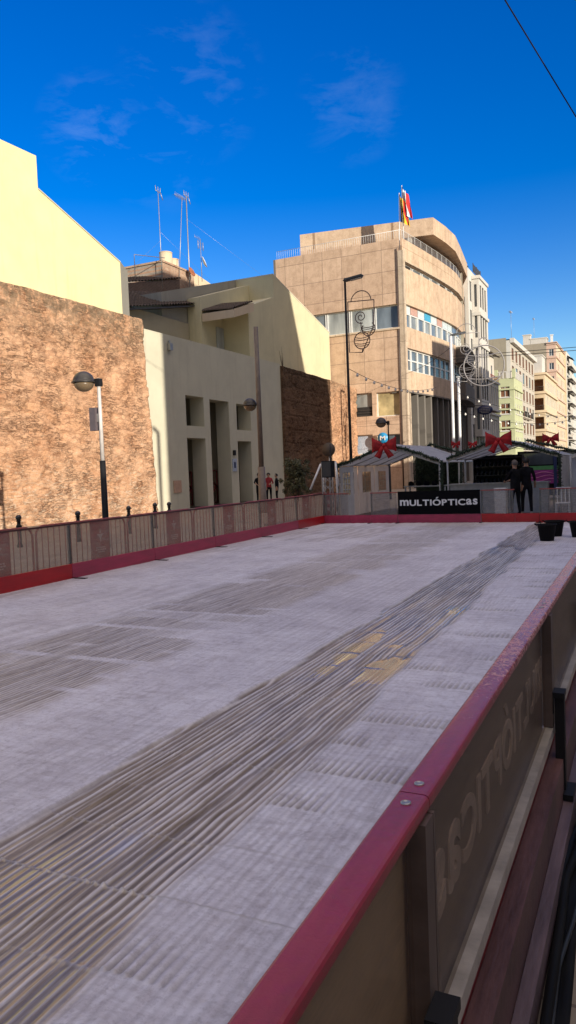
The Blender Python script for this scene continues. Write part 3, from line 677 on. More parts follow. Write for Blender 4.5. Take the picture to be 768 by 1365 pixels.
# ================================================================== CROWD BARRIERS and BOLLARDS
def crowd_barrier():
    r = thing('crowd_barrier', '', 'crowd barrier', (0, 0, 0), 'red tube crowd barriers behind the left side of the rink')
    Lb = 2.42; b = BM(); a = .16
    pts = [(0, 0, .0), (0, 0, .98-a)] + [(0, a-a*math.cos(t), .98-a+a*math.sin(t)) for t in np.linspace(.3, PI/2, 5)] + [(0, Lb-a+a*math.sin(t), .98-a+a*math.cos(t)) for t in np.linspace(0, PI/2-.3, 5)] + [(0, Lb, .98-a), (0, Lb, 0)]
    tube(b, pts, .019, 8); tube(b, [(0, 0, .22), (0, Lb, .22)], .016, 8); obj('tube_frame', b, M['crowd'], r)
    n = 17
    for k in range(1, n):
        y = Lb*k/n
        if .56*Lb < y < .80*Lb: continue
        b = BM(); tube(b, [(0, y, .22), (0, y, .97)], .008, 6); obj('bar', b, M['crowd'], r)
    p = obj('plate', bbox(-.006, .57*Lb, .24, .012, .79*Lb, .955), M['plate'], r)
    b = BM(); yc = .68*Lb
    prism(b, [(.0135, yc-.10, .72), (.0135, yc+.10, .72), (.0135, yc+.03, .66), (.0135, yc, .56), (.0135, yc-.03, .66)], (.003, 0, 0))
    prism(b, [(.0135, yc-.025, .74), (.0135, yc+.025, .74), (.0135, yc, .80)], (.003, 0, 0))
    for zz, w in ((.46, .13), (.42, .15), (.38, .10)):
        for q in range(5): box(b, .0135, yc-w+q*w*.42, zz, .0165, yc-w+q*w*.42+w*.3, zz+.022)
    obj('emblem', b, M['plate_mark'], p)
    for y in (.05, Lb-.05): obj('foot', bbox(-.28, y-.02, 0, .28, y+.02, .02), M['crowd'], r)
    return r
proto = crowd_barrier()
labs = ['red crowd barrier at the left edge of the photo behind the vivid red kick board', 'red crowd barrier directly below the lit brick wall lamp', 'red crowd barrier in front of the ivory wall beside the brick edge', 'red crowd barrier in front of the left porch opening',
        'red crowd barrier in front of the tall middle porch opening', 'red crowd barrier standing below the brown lamp pole', 'red crowd barrier in front of the round shrub']
for i in range(7):
    o = proto if i == 0 else copy_tree(proto)
    y = 6.72 + 2.5*i if i < 6 else 21.9
    o.location = (LX(y)-.42, y, 0) if i < 6 else (-9.25, 21.75, 0)
    if i == 6: o.location = (-9.6, 21.8, 0); o.rotation_euler.z = .05
    else: o.rotation_euler.z = .033
    o['label'] = labs[i]
def bollard():
    r = thing('bollard', '', 'bollard', (0, 0, 0), 'black ball top bollards on the plaza')
    b = BM(); lathe(b, (0, 0, 0), [(.075, 0), (.075, .06), (.055, .09), (.05, .50), (.075, .53), (.078, .58), (.05, .60), (.045, .68), (.065, .69), (.065, .71), (.035, .73)], 16); obj('shaft', b, M['black_m'], r)
    b = BM(); bmesh.ops.create_uvsphere(b, u_segments=16, v_segments=10, radius=.078)
    for v_ in b.verts: v_.co.z += .79
    for f in b.faces: f.smooth = True
    obj('ball', b, simple('black_gloss_ball', (.03, .03, .03), .25, coat=.5), r)
    return r
pb = bollard()
for i, (x, y, lab) in enumerate(((-15.0, 14.85, 'leftmost ball top bollard, before the rough brick wall'), (-14.3, 16.35, 'ball top bollard left of the lamp post foot'), (-14.5, 18.9, 'ball top bollard right of the lamp post, by the brick wall'),
                                 (-14.9, 20.85, 'ball top bollard in front of the sunlit ivory wall strip'), (-14.6, 21.25, 'ball top bollard at the shadow edge of the ivory wall'))):
    o = pb if i == 0 else copy_tree(pb); o.location = (x, y, 0); o['label'] = lab

# ================================================================== LAMPS
def globe_head(root, p, d, r=.30):
    """dome-topped globe lantern at p, arm direction d points from head to pole"""
    h = BM(); prof = [(r*math.cos(a), r*math.sin(a)*1.0) for a in np.linspace(0, PI/2-.02, 8)]
    lathe(h, p, [(r*1.12, -.02), (r*1.12, .012)] + prof, 24)
    dome = obj('lamp_dome', h, M['black_m2'], root)
    g = BM(); lathe(g, (p[0], p[1], p[2]-.022), [(r*.93*math.cos(a), -r*.80*math.sin(a)) for a in np.linspace(0, PI/2-.02, 8)], 24)
    obj('lamp_glass', g, M['lampglass'], root)
M['black_m2'] = simple('bronze_black_lantern', (.045, .04, .036), .4, var=.2)
def street_globe(x, y, zt, armdir, label, zlamp, r=.30, arm=.5, lower=2.2, mats=('lamp_pole', 'black_m'), boxy=False, pr=.06, group='dome lanterns on the plaza'):
    root = thing('street_lamp', label, 'street lamp', (x, y, 0), group)
    b = BM(); tube(b, [(x, y, 0), (x, y, .3), (x, y, lower)], [pr*1.5, pr*1.35, pr*1.2], 14); obj('lower_pole', b, M[mats[1]], root)
    b = BM(); tube(b, [(x, y, lower+.001), (x, y, zt)], [pr*.86, pr*.74], 14); obj('upper_pole', b, M[mats[0]], root)
    hx, hy = x+armdir[0]*arm, y+armdir[1]*arm
    b = BM(); tube(b, [(x, y, zlamp), (hx-armdir[0]*r*.9, hy-armdir[1]*r*.9, zlamp)], .045, 8); box(b, x-.07, y-.07, zlamp-.12, x+.07, y+.07, zlamp+.07); obj('arm', b, M['black_m'], root)
    globe_head(root, (hx, hy, zlamp), armdir, r)
    if boxy:
        obj('control_box', bbox(x-.27, y-.09, 2.93, x-.09, y+.07, 3.5), M['boxg'], root)
        obj('box_bracket', bbox(x-.10, y-.02, 3.15, x-.05, y+.02, 3.35), M['grey_m'], root)
    return root
street_globe(-12.2, 14.96, 4.22, (-.85, -.3), 'dome lantern on a white and black pole before the brick wall', 4.14, .27, .42, 2.18, boxy=True)
street_globe(-15.0, 28.95, 8.0, (-.9, -.1), 'tall brown pole with dome lantern halfway up, before the white porch', 4.68, .30, .46, 2.0, ('brown_pole', 'brown_pole'), pr=.13)
street_globe(-12.75, 40, 4.35, (-.9, 0), 'small dark dome lantern above the left tent roof', 4.25, .30, .45, 2.2, ('black_m', 'black_m'), pr=.05)
street_globe(-12.4, 5.6, 4.3, (-.6, 0), 'dome lantern outside the left edge that throws its shadow on the brick', 4.2, .30, .42, 2.2, boxy=True)
# tall flat headed street lamp
def tall_lamp(x, y, h, hd, label, pole_m, group=None, r=.09, slim=.5, hl=.8):
    root = thing('street_lamp', label, 'street lamp', (x, y, 0), group)
    b = BM(); tube(b, [(x, y, 0), (x, y, h*.35), (x, y, h)], [r, r*.8, r*slim], 14); obj('pole', b, M[pole_m], root)
    b = BM(); T = Matrix.Translation((x, y, h)) @ Matrix.Rotation(math.atan2(hd[1], hd[0]), 4, 'Z') @ Matrix.Rotation(-.14, 4, 'Y')
    box(b, -.06, -.13, -.03, hl, .13, .10, 0, T)
    bmesh.ops.bevel(b, geom=b.edges[:], offset=.045, segments=3, affect='EDGES'); obj('lamp_head', b, M['headg'], root)
    b = BM(); box(b, .25, -.10, -.045, hl-.08, .10, -.031, 0, T); obj('lens', b, M['glassb'], root)
    return root
M['headg'] = simple('dark_grey_head', (.07, .075, .08), .4)
tall_lamp(-11.25, 30, 9.62, (1, .1), 'tall slim black lamp with flat head before the tan building', 'black_m', r=.075, slim=.6)
tall_lamp(-11.45, 50, 10.3, (1, .3), 'tall white pole with flat lamp head before the tan side', 'white_m', r=.12, slim=.8, hl=1.0)
b = BM(); tube(b, [(-11.15, 50.6, 0), (-11.15, 50.6, 7.6)], .10, 12); r = thing('decoration_pole', 'shorter white pole just right of the tall white lamp pole', 'pole', (-11.15, 50.6, 0)); obj('pole', b, M['white_m'], r)
obj('pole_top', bbox(-11.27, 50.48, 7.6, -11.03, 50.72, 7.66), M['white_m'], r)
# lamp on the right side, outside the photo, whose shadow falls on the ivory wall
tall_lamp(3.2, 15.95, 9.4, (-1, 0), 'tall lamp right of the rink, outside the photo', 'black_m', r=.14, slim=.8, hl=.7)

# ================================================================== LEFT WALLS
# rough earth walls
def rough_wall(name, label, X, y0, y1, h0, h1, thick, res=.06, seed=0, slant=0., rag=.12, parent=None, mat='masonry'):
    ny, nz = int((y1-y0)/res), int(h0/res)
    V, U = np.meshgrid(np.linspace(0, 1, nz+1), np.linspace(0, 1, ny+1), indexing='xy')  # shape (ny+1, nz+1)
    hh = h0+(h1-h0)*U + .10*(fbm(U*(y1-y0)*1.1, U*0, 3, seed+2)-.5)
    Zc = V*hh
    edge = y1 - slant*Zc - rag*(fbm(Zc*1.2, Zc*0+3, 4, seed+9)-.5)*2
    Yc = y0 + U*(edge-y0)
    cour = np.abs(((Zc*1.05+.25*fbm(Yc*.5, Zc*.2, 3, seed+20)) % 1)-.5)*2
    D = .10*(fbm(Yc*.45, Zc*.8, 3, seed)-.5) + .05*(fbm(Yc*1.6, Zc*4.2, 4, seed+4)-.5) + .05*(fbm(Yc*6, Zc*10, 2, seed+6)-.5)
    D -= .05*sstep(.85, 1, cour)*(Zc > 3)
    holes = sstep(.66, .74, fbm(Yc*1.7, Zc*2.6, 3, seed+31)); D -= .07*holes
    fade = sstep(0, .02, V)*1
    P = np.stack([X + D*fade, Yc, Zc], -1)
    # close: top cap and far edge curl back
    cap = P[:, -1:, :].copy(); cap[:, :, 0] = X-thick; P = np.concatenate([P, cap], 1)
    e = P[-1:, :, :].copy(); e[:, :, 0] = X-thick; P = np.concatenate([P, e], 0)
    s_ = P[:1, :, :].copy(); s_[:, :, 0] = X-thick; P = np.concatenate([s_, P], 0)
    me = grid_mesh(name, P)
    return obj(name, None, M[mat], parent, me_in=me)
o = rough_wall('earth_wall', '', -21.72, 13, 30.75, 9.25, 9.35, 1.0, .06, 3, slant=.075, rag=.16)
tag(base_origin(o, (-21.8, 22, 0)), 'big sunlit rough orange earth wall on the left, cracked and eroded', 'wall')
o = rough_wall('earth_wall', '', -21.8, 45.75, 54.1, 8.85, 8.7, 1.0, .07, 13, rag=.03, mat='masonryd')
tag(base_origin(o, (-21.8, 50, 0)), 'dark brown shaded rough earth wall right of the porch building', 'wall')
o = rough_wall('earth_wall', '', -21.8, 54.13, 60.0, 8.7, 8.5, 1.0, .085, 17, rag=.03)
tag(base_origin(o, (-21.8, 57, 0)), 'narrow sunlit strip of earth wall between dark wall and tan building', 'wall')
# plant tufts on the dark wall
for k, (yb, zb, n, lab) in enumerate(((46.4, 8.9, 7, 'dry weed tuft growing on top of the dark earth wall'),)):
    b = BM()
    for q in range(n):
        a = random.uniform(-.35, .35); hgt = random.uniform(.6, 1.5)
        tube(b, [(-22.1, yb+a*.2, zb-.1), (-22.1+a*.1, yb+a*.6, zb+hgt*.5), (-22.1+a*.2, yb+a*1.0, zb+hgt)], [.015, .01, .004], 4)
    tag(base_origin(obj('weed', b, M['bark']), (-22.1, yb, zb)), lab, 'plant')

# ivory porch wall
por = thing('porch_building', 'long ivory building front with square and tall unglazed openings', 'building', (-22, 38, 0))
MW = lambda u, v, d: (-22-d, u, v)
top = lambda y: 9.12-(y-30)*.017
holes = [(34.0, 35.82, 4.42, 6.04), (33.98, 35.85, 0, 3.77), (36.44, 38.6, 0, 5.99), (39.5, 41.3, 4.38, 5.95), (39.5, 41.2, 0, 3.72)]
b = holed(MW, 28, 45.75, 0, 8.95, holes, .9, ())
box(b, -22.6, 28, 8.953, -22.003, 45.74, 9.0)
quad(b, [(-30, 45.75, 0), (-22, 45.75, 0), (-22, 45.75, 8.95), (-30, 45.75, 8.95)])
quad(b, [(-30, 28, 8.94), (-22, 28, 8.94), (-22, 45.75, 8.94), (-30, 45.75, 8.94)])
obj('wall', b, M['ivory'], por)
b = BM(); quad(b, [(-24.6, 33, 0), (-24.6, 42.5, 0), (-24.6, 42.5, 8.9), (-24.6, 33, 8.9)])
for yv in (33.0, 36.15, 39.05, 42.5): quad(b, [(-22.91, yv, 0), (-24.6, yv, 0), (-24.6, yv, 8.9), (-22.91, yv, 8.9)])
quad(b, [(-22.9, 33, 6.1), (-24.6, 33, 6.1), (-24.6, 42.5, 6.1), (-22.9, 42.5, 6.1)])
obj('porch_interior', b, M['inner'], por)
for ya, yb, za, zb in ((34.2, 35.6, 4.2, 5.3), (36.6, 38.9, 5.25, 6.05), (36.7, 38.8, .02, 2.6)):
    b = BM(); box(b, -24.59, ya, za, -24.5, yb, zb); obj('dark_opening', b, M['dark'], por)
def gate(ya, yb, h):
    g = thing('porch_gate', '', 'gate', (-23.2, ya, 0), 'dark red X braced gates in the porch')
    b = BM(); X = -23.2
    for p, q in (((ya, .1), (ya, h)), ((yb, .1), (yb, h)), ((ya, .1), (yb, .1)), ((ya, h), (yb, h)), ((ya, h*.52), (yb, h*.52)), ((ya, .1), (yb, h*.52)), ((yb, h*.52), (ya, h))):
        tube(b, [(X, p[0], p[1]), (X, q[0], q[1])], .045, 6)
    obj('gate_frame', b, M['darkred_m'], g)
    b = BM()
    for k in range(1, 8): tube(b, [(X-.03, ya+(yb-ya)*k/8, .1), (X-.03, ya+(yb-ya)*k/8, h)], .012, 5)
    obj('gate_bars', b, M['darkred_m'], g); return g
for (ya, yb, h, lab) in ((35.0, 36.1, 1.95, 'dark red gate in the left porch opening'), (37.2, 38.9, 2.0, 'dark red gate in the tall middle porch opening'), (40.5, 41.5, 2.0, 'dark red gate in the right porch opening')):
    gate(ya, yb, h)['label'] = lab
tag(base_origin(obj('wall_plaque', bbox(-21.995, 32.5, .88, -21.96, 33.2, 1.52), M['plaque']), (-22, 32.8, .88)), 'small pinkish stone plaque low on the ivory wall', 'plaque')
r = thing('notice_board', 'small pale poster board beside the right porch opening', 'poster', (-22, 38.9, 1.9))
obj('board', bbox(-21.995, 38.72, 1.9, -21.95, 39.22, 2.65), M['poster'], r)
b = BM(); box(b, -21.949, 38.85, 2.1, -21.945, 39.08, 2.45); obj('print', b, M['bluesign'], r)
tag(base_origin(obj('wall_box', bbox(-21.995, 38.85, 2.85, -21.88, 39.05, 3.15), M['black_m']), (-22, 38.95, 2.85)), 'little black box on the wall above the poster', 'wall box')
r = thing('wall_fitting', 'small grey light fitting under the top edge of the ivory wall', 'light fitting', (-21.99, 32.6, 8.3)); obj('body', bbox(-21.995, 32.5, 8.2, -21.8, 32.75, 8.55), M['grey_m'], r); obj('bracket', bbox(-21.995, 32.58, 8.55, -21.9, 32.66, 8.7), M['grey_m'], r)

# yellow gable house on the left
yh = thing('yellow_house', 'tall sunlit yellow gable with stepped parapet above the brick wall', 'house', (-23, 24, 0))
pts = [(12, 0), (12, 14.6), (22.9, 14.87), (24.92, 15.53), (24.9, 14.06), (30.28, 12.26), (30.28, 0)]
pts = [(12, 0), (12, 15.1), (24.92, 15.45), (24.92, 14.06), (30.28, 12.26), (30.28, 0)]
b = BM(); prism(b, [(-23, y, z) for y, z in pts], (-.6, 0, 0))
obj('gable_wall', b, M['yellow'], yh)
b = BM(); prism(b, [(-23.002, 30.283, 0), (-23.9, 32.05, 0), (-25, 32.05, 0), (-25, 30.283, 0)], (0, 0, 12.35)); obj('corner_wall', b, M['house_shade'], yh)
b = BM(); prism(b, [(-23.1, 24.95, 14.16), (-23.1, 30.3, 12.36), (-32, 30.3, 12.36), (-32, 24.95, 14.16)], (0, 0, .0 + .06)); 
b2 = BM(); box(b2, -32, 12, 0, -23.61, 30.2, 11.8); obj('rear_walls', b2, M['yellow'], yh)
obj('roof', b, M['tile'], yh)
# coping strip along the gable slope
b = BM(); prism(b, [(-22.97, 24.93, 14.065), (-22.97, 30.29, 12.265), (-22.97, 30.29, 12.31), (-22.97, 24.93, 14.115)], (-.7, 0, 0)); obj('coping', b, M['ivory'], yh)

# rear house with big gable
rh = thing('gable_house', 'pale house with large plain gable and tiled roofs behind the porch building', 'house', (-26, 48, 0))
b = BM(); prism(b, [(-24, y, z) for y, z in ((45.3, 0), (45.3, 13.0), (49.33, 14.38), (49.33, 15.95), (59.8, 13.37), (59.8, 0))], (-6, 0, 0)); obj('gable_wall', b, M['house'], rh)
b = BM(); prism(b, [(-26, y, z) for y, z in ((42.5, 0), (42.5, 13.35), (50.6, 15.9), (50.6, 0))], (-1, 0, 0)); obj('middle_wall', b, M['house'], rh)
b = BM(); prism(b, [(-27.05, y, z) for y, z in ((39.6, 0), (39.6, 13.25), (55.6, 17.85), (55.6, 0))], (-7, 0, 0)); obj('rear_wall', b, M['house_shade'], rh)
b = BM(); prism(b, [(-24.0, y, z) for y, z in ((49.34, 15.96), (59.9, 13.37), (59.9, 13.46), (49.34, 16.06))], (-6, 0, 0)); obj('coping', b, M['ivory'], rh)
b = BM(); box(b, -26.9, 31, 0, -27.6, 42.4, 11.7); obj('left_wall', b, M['inner'], rh)
def tiles(name, p00, p01, p10, p11, nrow, parent, thick=.08):
    """roof slope of rounded tiles: p00-p01 along the eave, p10-p11 along the ridge"""
    p00, p01, p10, p11 = map(Vector, (p00, p01, p10, p11)); n = nrow*6; mrow = 14
    nr = (p01-p00).cross(p10-p00).normalized()
    if nr.z < 0: nr = -nr
    P = np.zeros((n+1, mrow*2, 3))
    for i in range(n+1):
        a = i/n; e = p00.lerp(p01, a); g = p10.lerp(p11, a); wv = abs(math.sin(PI*i/6))
        for j in range(mrow):
            for q in (0, 1):
                t_ = (j+q*.98)/mrow; h = .10*wv + .05*(1-q)
                p = e.lerp(g, t_) + nr*h; P[i, j*2+q] = p
    return obj(name, None, M['tile'], parent, me_in=grid_mesh(name, P))
tiles('left_roof', (-26.5, 33.0, 10.95), (-26.5, 43.6, 13.15), (-30, 33, 12.4), (-30, 45.0, 14.6), 34, rh)
b = BM(); prism(b, [(-26.45, 33, 10.83), (-26.45, 43.5, 13.0), (-26.45, 43.5, 13.08), (-26.45, 33, 10.90)], (-.8, 0, 0)); obj('eave_board', b, M['frame_d'], rh)
tiles('small_roof', (-23.6, 42.6, 12.3), (-23.6, 45.3, 13.2), (-26, 42.6, 12.45), (-26, 45.3, 13.35), 9, rh)
b = BM(); prism(b, [(-23.55, 42.55, 11.75), (-23.55, 45.28, 12.6), (-23.55, 45.28, 13.17), (-23.55, 42.55, 12.26)], (-2.4, 0, 0)); obj('soffit_box', b, M['cream'], rh)
wd = BM(); box(wd, -25.95, 45.5-.9, 9.4, -25.9, 45.45, 11.9); obj('side_window', bbox(-25.98, 44.3, 8.9, -25.9, 45.2, 11.7), M['glassb'], rh)
bmesh.ops.recalc_face_normals(wd, faces=wd.faces); wd.free()
b = BM(); tube(b, [(-27.3, 37.3, 11.2), (-27.3, 37.3, 9)], .06, 6); obj('downpipe', b, M['darkred_m'], rh)

# old masonry, roof hut, tanks
oh = thing('old_brick_house', 'weathered old brick house top with small rooftop hut behind the tiled roof', 'house', (-36, 50, 0))
b = BM(); prism(b, [(-34, y, z) for y, z in ((43, 0), (43, 15.4), (45.7, 16.05), (52.5, 17.75), (52.5, 0))], (-4, 0, 0))
M['oldbrick'] = panelled('old_brick', (.17, .10, .07), (.11, .07, .05), (.2, .16, .12), .3, .12, 'yz', .5)
M['hutbrick'] = panelled('hut_brick', (.42, .24, .15), (.52, .36, .24), (.4, .34, .27), .4, .16, 'yz', .5)
obj('brick_wall', b, M['oldbrick'], oh)
tiles('roof_edge', (-33.9, 43, 15.4), (-33.9, 52.6, 17.8), (-36, 43, 15.9), (-36, 52.6, 18.3), 24, oh)
b = BM(); box(b, -38, 50.6, 0, -34.3, 55.2, 18.75); box(b, -38.1, 50.5, 18.75, -34.2, 55.3, 18.9); obj('hut_wall', b, M['hutbrick'], oh)
b = BM(); prism(b, [(-34.6, y, z) for y, z in ((55.2, 0), (55.2, 19.2), (60.5, 18.4), (60.5, 0))], (-4, 0, 0)); obj('pale_wall', b, M['cream'], oh)
for (y, x, hh, rr, lab) in ((52.0, -34.9, .95, .52, 'larger cream water tank on the rooftop hut'), (53.35, -35.1, .75, .45, 'smaller cream water tank on the rooftop hut')):
    r = thing('water_tank', lab, 'water tank', (x, y, 18.9), 'cream tanks on the old brick house')
    b = BM(); lathe(b, (x, y, 18.9), [(rr*.95, 0), (rr, .1), (rr, hh)], 20); obj('tank_body', b, M['cream'], r)
    b = BM(); lathe(b, (x, y, 18.9+hh), [(rr*1.04, .001), (rr*1.04, .06), (rr*.5, .12)], 20); obj('lid', b, M['cream'], r)
r = thing('roof_railing', 'thin metal railing on the old brick house roof', 'railing', (-34, 48, 16.6))
b = BM(); tube(b, [(-34, 46.5, 16.3), (-34, 46.5, 18.3), (-34, 50.5, 19.0)], .03, 6); obj('rail', b, M['grey_m'], r)
def antenna(x, y, z0, z1, label, kind, dish=None, lean=0, z0m=None):
    r = thing('tv_antenna', label, 'antenna', (x, y, z0), 'aerial masts on the roofs')
    b = BM(); tube(b, [(x, y, z0), (x+lean*.1, y+lean, z1)], .045 if 'thick' in label and 'left of' not in label else .028, 6); obj('mast', b, M['grey_m'], r)
    tx, ty = x+lean*.1, y+lean
    b = BM()
    if kind == 'yagi':
        tube(b, [(tx, ty-1.1, z1-.1), (tx, ty+.5, z1-.1)], .02, 5)
        for k in range(7): tube(b, [(tx-.25, ty-1.0+k*.22, z1-.1), (tx+.25, ty-1.0+k*.22, z1-.1)], .012, 4); tube(b, [(tx, ty-1.0+k*.22, z1-.3), (tx, ty-1.0+k*.22, z1+.12)], .012, 4)
    elif kind == 'panel':
        for s in (-1, 0, 1): tube(b, [(tx, ty+s*.28, z1-.05), (tx, ty+s*.34, z1+.35)], .025, 6)
        tube(b, [(tx, ty-.35, z1), (tx, ty+.4, z1-.05)], .03, 5); tube(b, [(tx, ty+.35, z1-.05), (tx, ty+.6, z1-.5)], .035, 6)
    elif kind == 'grid':
        for q in range(5): tube(b, [(tx, ty-.45, z1-.8+q*.12), (tx, ty+.45, z1-.8+q*.12)], .012, 4)
        for s in (-.4, .4): tube(b, [(tx, ty+s, z1-.9), (tx, ty+s, z1-.2)], .03, 5)
        tube(b, [(tx, ty-.9, z1), (tx, ty+.1, z1-.05)], .015, 4)
        for k in range(5): tube(b, [(tx, ty-.9+k*.2, z1-.15), (tx, ty-.9+k*.2, z1+.15)], .01, 4)
    obj('aerial', b, M['grey_m'], r)
    if dish:
        b = BM(); T = Matrix.Translation((x+.15, y+.05, dish)) @ Matrix.Rotation(1.1, 4, 'Y') @ Matrix.Rotation(-.5, 4, 'X')
        lathe(b, (0, 0, 0), [(.001, 0), (.2, .02), (.38, .08), (.5, .15)], 20)
        for v_ in b.verts: v_.co = T @ v_.co
        obj('dish', b, M['white_m'], r)
        b = BM(); lathe(b, (0, 0, 0), [(.001, .03), (.25, .045), (.3, .075)], 16)
        for v_ in b.verts: v_.co = T @ v_.co
        obj('dish_centre', b, M['rust'], r)
antenna(-34, 50.0, 16.5, 24.0, 'leftmost rooftop aerial mast with white cups on top', 'panel')
antenna(-34.2, 52.7, 17.5, 24.7, 'rusty aerial mast left of the thick one with a comb aerial', 'yagi', lean=.9)
antenna(-34, 54.0, 15.0, 24.9, 'thickest rooftop aerial mast with bent arms', 'panel', lean=.05)
antenna(-34, 56.0, 18.3, 21.9, 'short aerial mast with a white satellite dish', 'grid', dish=19.9)
antenna(-30, 60.5, 15.0, 17.9, 'small thin aerial beside the tan building', 'yagi')
r = thing('satellite_dish', 'small rusty dish low on the thickest mast', 'dish', (-33.9, 54.0, 18.4))
b = BM(); lathe(b, (0, 0, 0), [(.001, 0), (.2, .03), (.42, .12)], 16)
T = Matrix.Translation((-33.8, 53.95, 18.6)) @ Matrix.Rotation(1.2, 4, 'Y')
for v_ in b.verts: v_.co = T @ v_.co
obj('reflector', b, M['rust'], r)
b = BM(); tube(b, [(-33.95, 53.98, 18.6), (-33.5, 53.9, 18.75)], .02, 5); obj('feed_arm', b, M['grey_m'], r)
for p0, p1, lab in (((-34, 50.05, 20.9), (-34, 59.0, 18.2), 'thin guy wire from the left aerial mast to the right'), ((-34, 54, 23), (-30, 66, 18.2), 'thin guy wire sloping right from the thickest aerial mast'), ((-34, 50, 20.2), (-34, 45, 16.4), 'thin guy wire sloping left from the left aerial mast')):
    b = BM(); tube(b, [p0, p1], .006, 4); tag(base_origin(obj('guy_wire', b, M['grey_m']), p0), lab, 'wire')

# ================================================================== TAN BUILDING
tb = thing('tan_building', 'tan stone corner building with strip windows and rounded side, flags on top', 'building', (-17.5, 60, 0))
TP = [(-17.5, 60), (-17.0, 63.7), (-16.52, 68), (-16.25, 71.5), (-16.2, 74), (-16.42, 77), (-16.95, 80.6), (-17.7, 84.2)]
cu = [0]
for a, c in zip(TP, TP[1:]): cu.append(cu[-1]+math.hypot(c[0]-a[0], c[1]-a[1]))
nrm = []
for i in range(len(TP)):
    a, c = TP[max(i-1, 0)], TP[min(i+1, len(TP)-1)]; dx, dy = c[0]-a[0], c[1]-a[1]; l = math.hypot(dx, dy); nrm.append((-dy/l, dx/l))
def MS(u, v, d):
    u = min(max(u, 0), cu[-1])
    i = max(k for k in range(len(cu)-1) if cu[k] <= u+1e-9); f = (u-cu[i])/(cu[i+1]-cu[i])
    x = TP[i][0]+(TP[i+1][0]-TP[i][0])*f; y = TP[i][1]+(TP[i+1][1]-TP[i][1])*f
    nx_ = nrm[i][0]+(nrm[i+1][0]-nrm[i][0])*f; ny_ = nrm[i][1]+(nrm[i+1][1]-nrm[i][1])*f
    return (x+nx_*d, y+ny_*d, v)
UL = cu[-1]
MF = lambda u, v, d: (u, 60+d, v)
# front (left) face
fh = [(-28.8, -17.86, 13.2, 15.1), (-22.25, -20.45, 6.15, 8.1), (-20.1, -18.1, 6.05, 8.05), (-22.4, -20.5, 3.0, 4.62), (-20.15, -18.15, 3.0, 4.55)]
b = holed(MF, -28.9, -17.86, 0, 20.3, [(-28.7, -17.9, 13.2, 15.1)]+fh[1:], .35); obj('front_wall', b, M['tanf'], tb)
b = holed(MS, .001, UL, 8.02, 20.3, [(.35, UL-.6, 9.7, 11.55), (.35, UL-1.2, 13.25, 15.1), (.35, 19.5, 18.0, 18.45)], .35, cu + [.35+k*1.5 for k in range(16)]); obj('side_wall', b, M['tans'], tb)
# corner fin
b = BM(); prism(b, [(-17.855, 59.9, 0), (-17.38, 59.86, 0), (-17.33, 60.2, 0), (-17.855, 60.3, 0)], (0, 0, 19.3)); obj('corner_fin', b, M['tant'], tb)
b = BM(); tube(b, [(-17.95, 59.93, 0), (-17.95, 59.93, 19.5)], .05, 6); obj('downpipe', b, M['alud'], tb)
# roof slab and back walls
b = BM(); box(b, -28.8, 60.4, 19.0, -18.2, 85, 19.1); box(b, -28.8, 84.3, 0, -17.7, 84.6, 20.3); box(b, -29.1, 60.0, 0, -28.91, 84.6, 20.3); obj('roof_slab', b, M['dark_con'], tb)
# windows
for k in range(5):
    u1 = -17.9-k*2.16; window(tb, MF, (u1-2.12, u1-.02, 13.2, 15.1), .34, M['glassb'] if k % 3 else M['glassm'], M['frame_w'], 1, 0, .09)
b = BM(); mapped_box(b, MF, -28.7, -17.87, 13.05, 13.195, -.12, .3); obj('front_sill', b, M['tant'], tb)
for h, g in zip(fh[1:], (M['glassb'], M['glassy'], M['poster'], M['glassm'])): window(tb, MF, h, .34, g, M['frame_w'], 1, 0, .07)
b = BM(); 
for z in (6.2, 6.42, 6.64): mapped_box(b, MF, -22.24, -20.46, z, z+.06, .1, .16)
obj('railing_bars', b, M['frame_d'], tb)
b = BM(); mapped_box(b, MF, -22.24, -20.46, 6.16, 6.95, .2, .24); obj('dark_lower_pane', b, M['dark'], tb)
pal = ['glassw', 'glassp', 'glassw', 'glassc', 'glassw', 'glassp', 'glassw', 'glassw', 'glassm', 'glassm', 'glassm']
n = 15; u0, u1 = .35, UL-1.2
for k in range(n):
    a, c = u0+(u1-u0)*k/n, u0+(u1-u0)*(k+1)/n
    w = window(tb, MS, (a+.02, c-.02, 13.25, 14.45), .34, M['glassb'] if k % 2 else M['glassm'], M['frame_w'], 1, 0, .09)
    b = BM(); mapped_box(b, MS, a+.05, c-.05, 14.46, 15.08, .24, .33); obj('transom_panel', b, M[pal[k % len(pal)]], w)
n = 17; u1 = UL-.6
for k in range(n):
    a, c = u0+(u1-u0)*k/n, u0+(u1-u0)*(k+1)/n
    window(tb, MS, (a+.01, c-.01, 9.7, 11.55), .34, M['glassm'] if k % 3 else M['glass'], M['frame_w'], 1, 1, .11)
n = 9; u1 = 19.5
for k in range(n):
    a, c = u0+(u1-u0)*k/n, u0+(u1-u0)*(k+1)/n
    window(tb, MS, (a+.12, c-.12, 18.0, 18.45), .34, M['glassm'] if k % 4 else M['dark'], M['frame_w'], 1, 0, .08)
b = BM(); mapped_box(b, MS, .36, 19.5, 18.455, 18.56, -.12, .3, 0, 30); obj('slot_canopy', b, M['tant'], tb)
b = BM(); mapped_box(b, MS, 12.8, UL-1.0, 13.06, 13.20, -1.0, .3, 0, 16); obj('balcony_ledge', b, M['whitestone'], tb)
b = BM(); mapped_box(b, MS, 12.9, UL-.9, 8.03, 9.66, -.85, -.01, 0, 16); obj('projecting_band', b, M['dark_con'], tb); b = BM(); mapped_box(b, MS, 12.9, UL-.9, 11.6, 13.05, -.85, -.01, 0, 16); obj('projecting_band', b, M['dark_con'], tb)
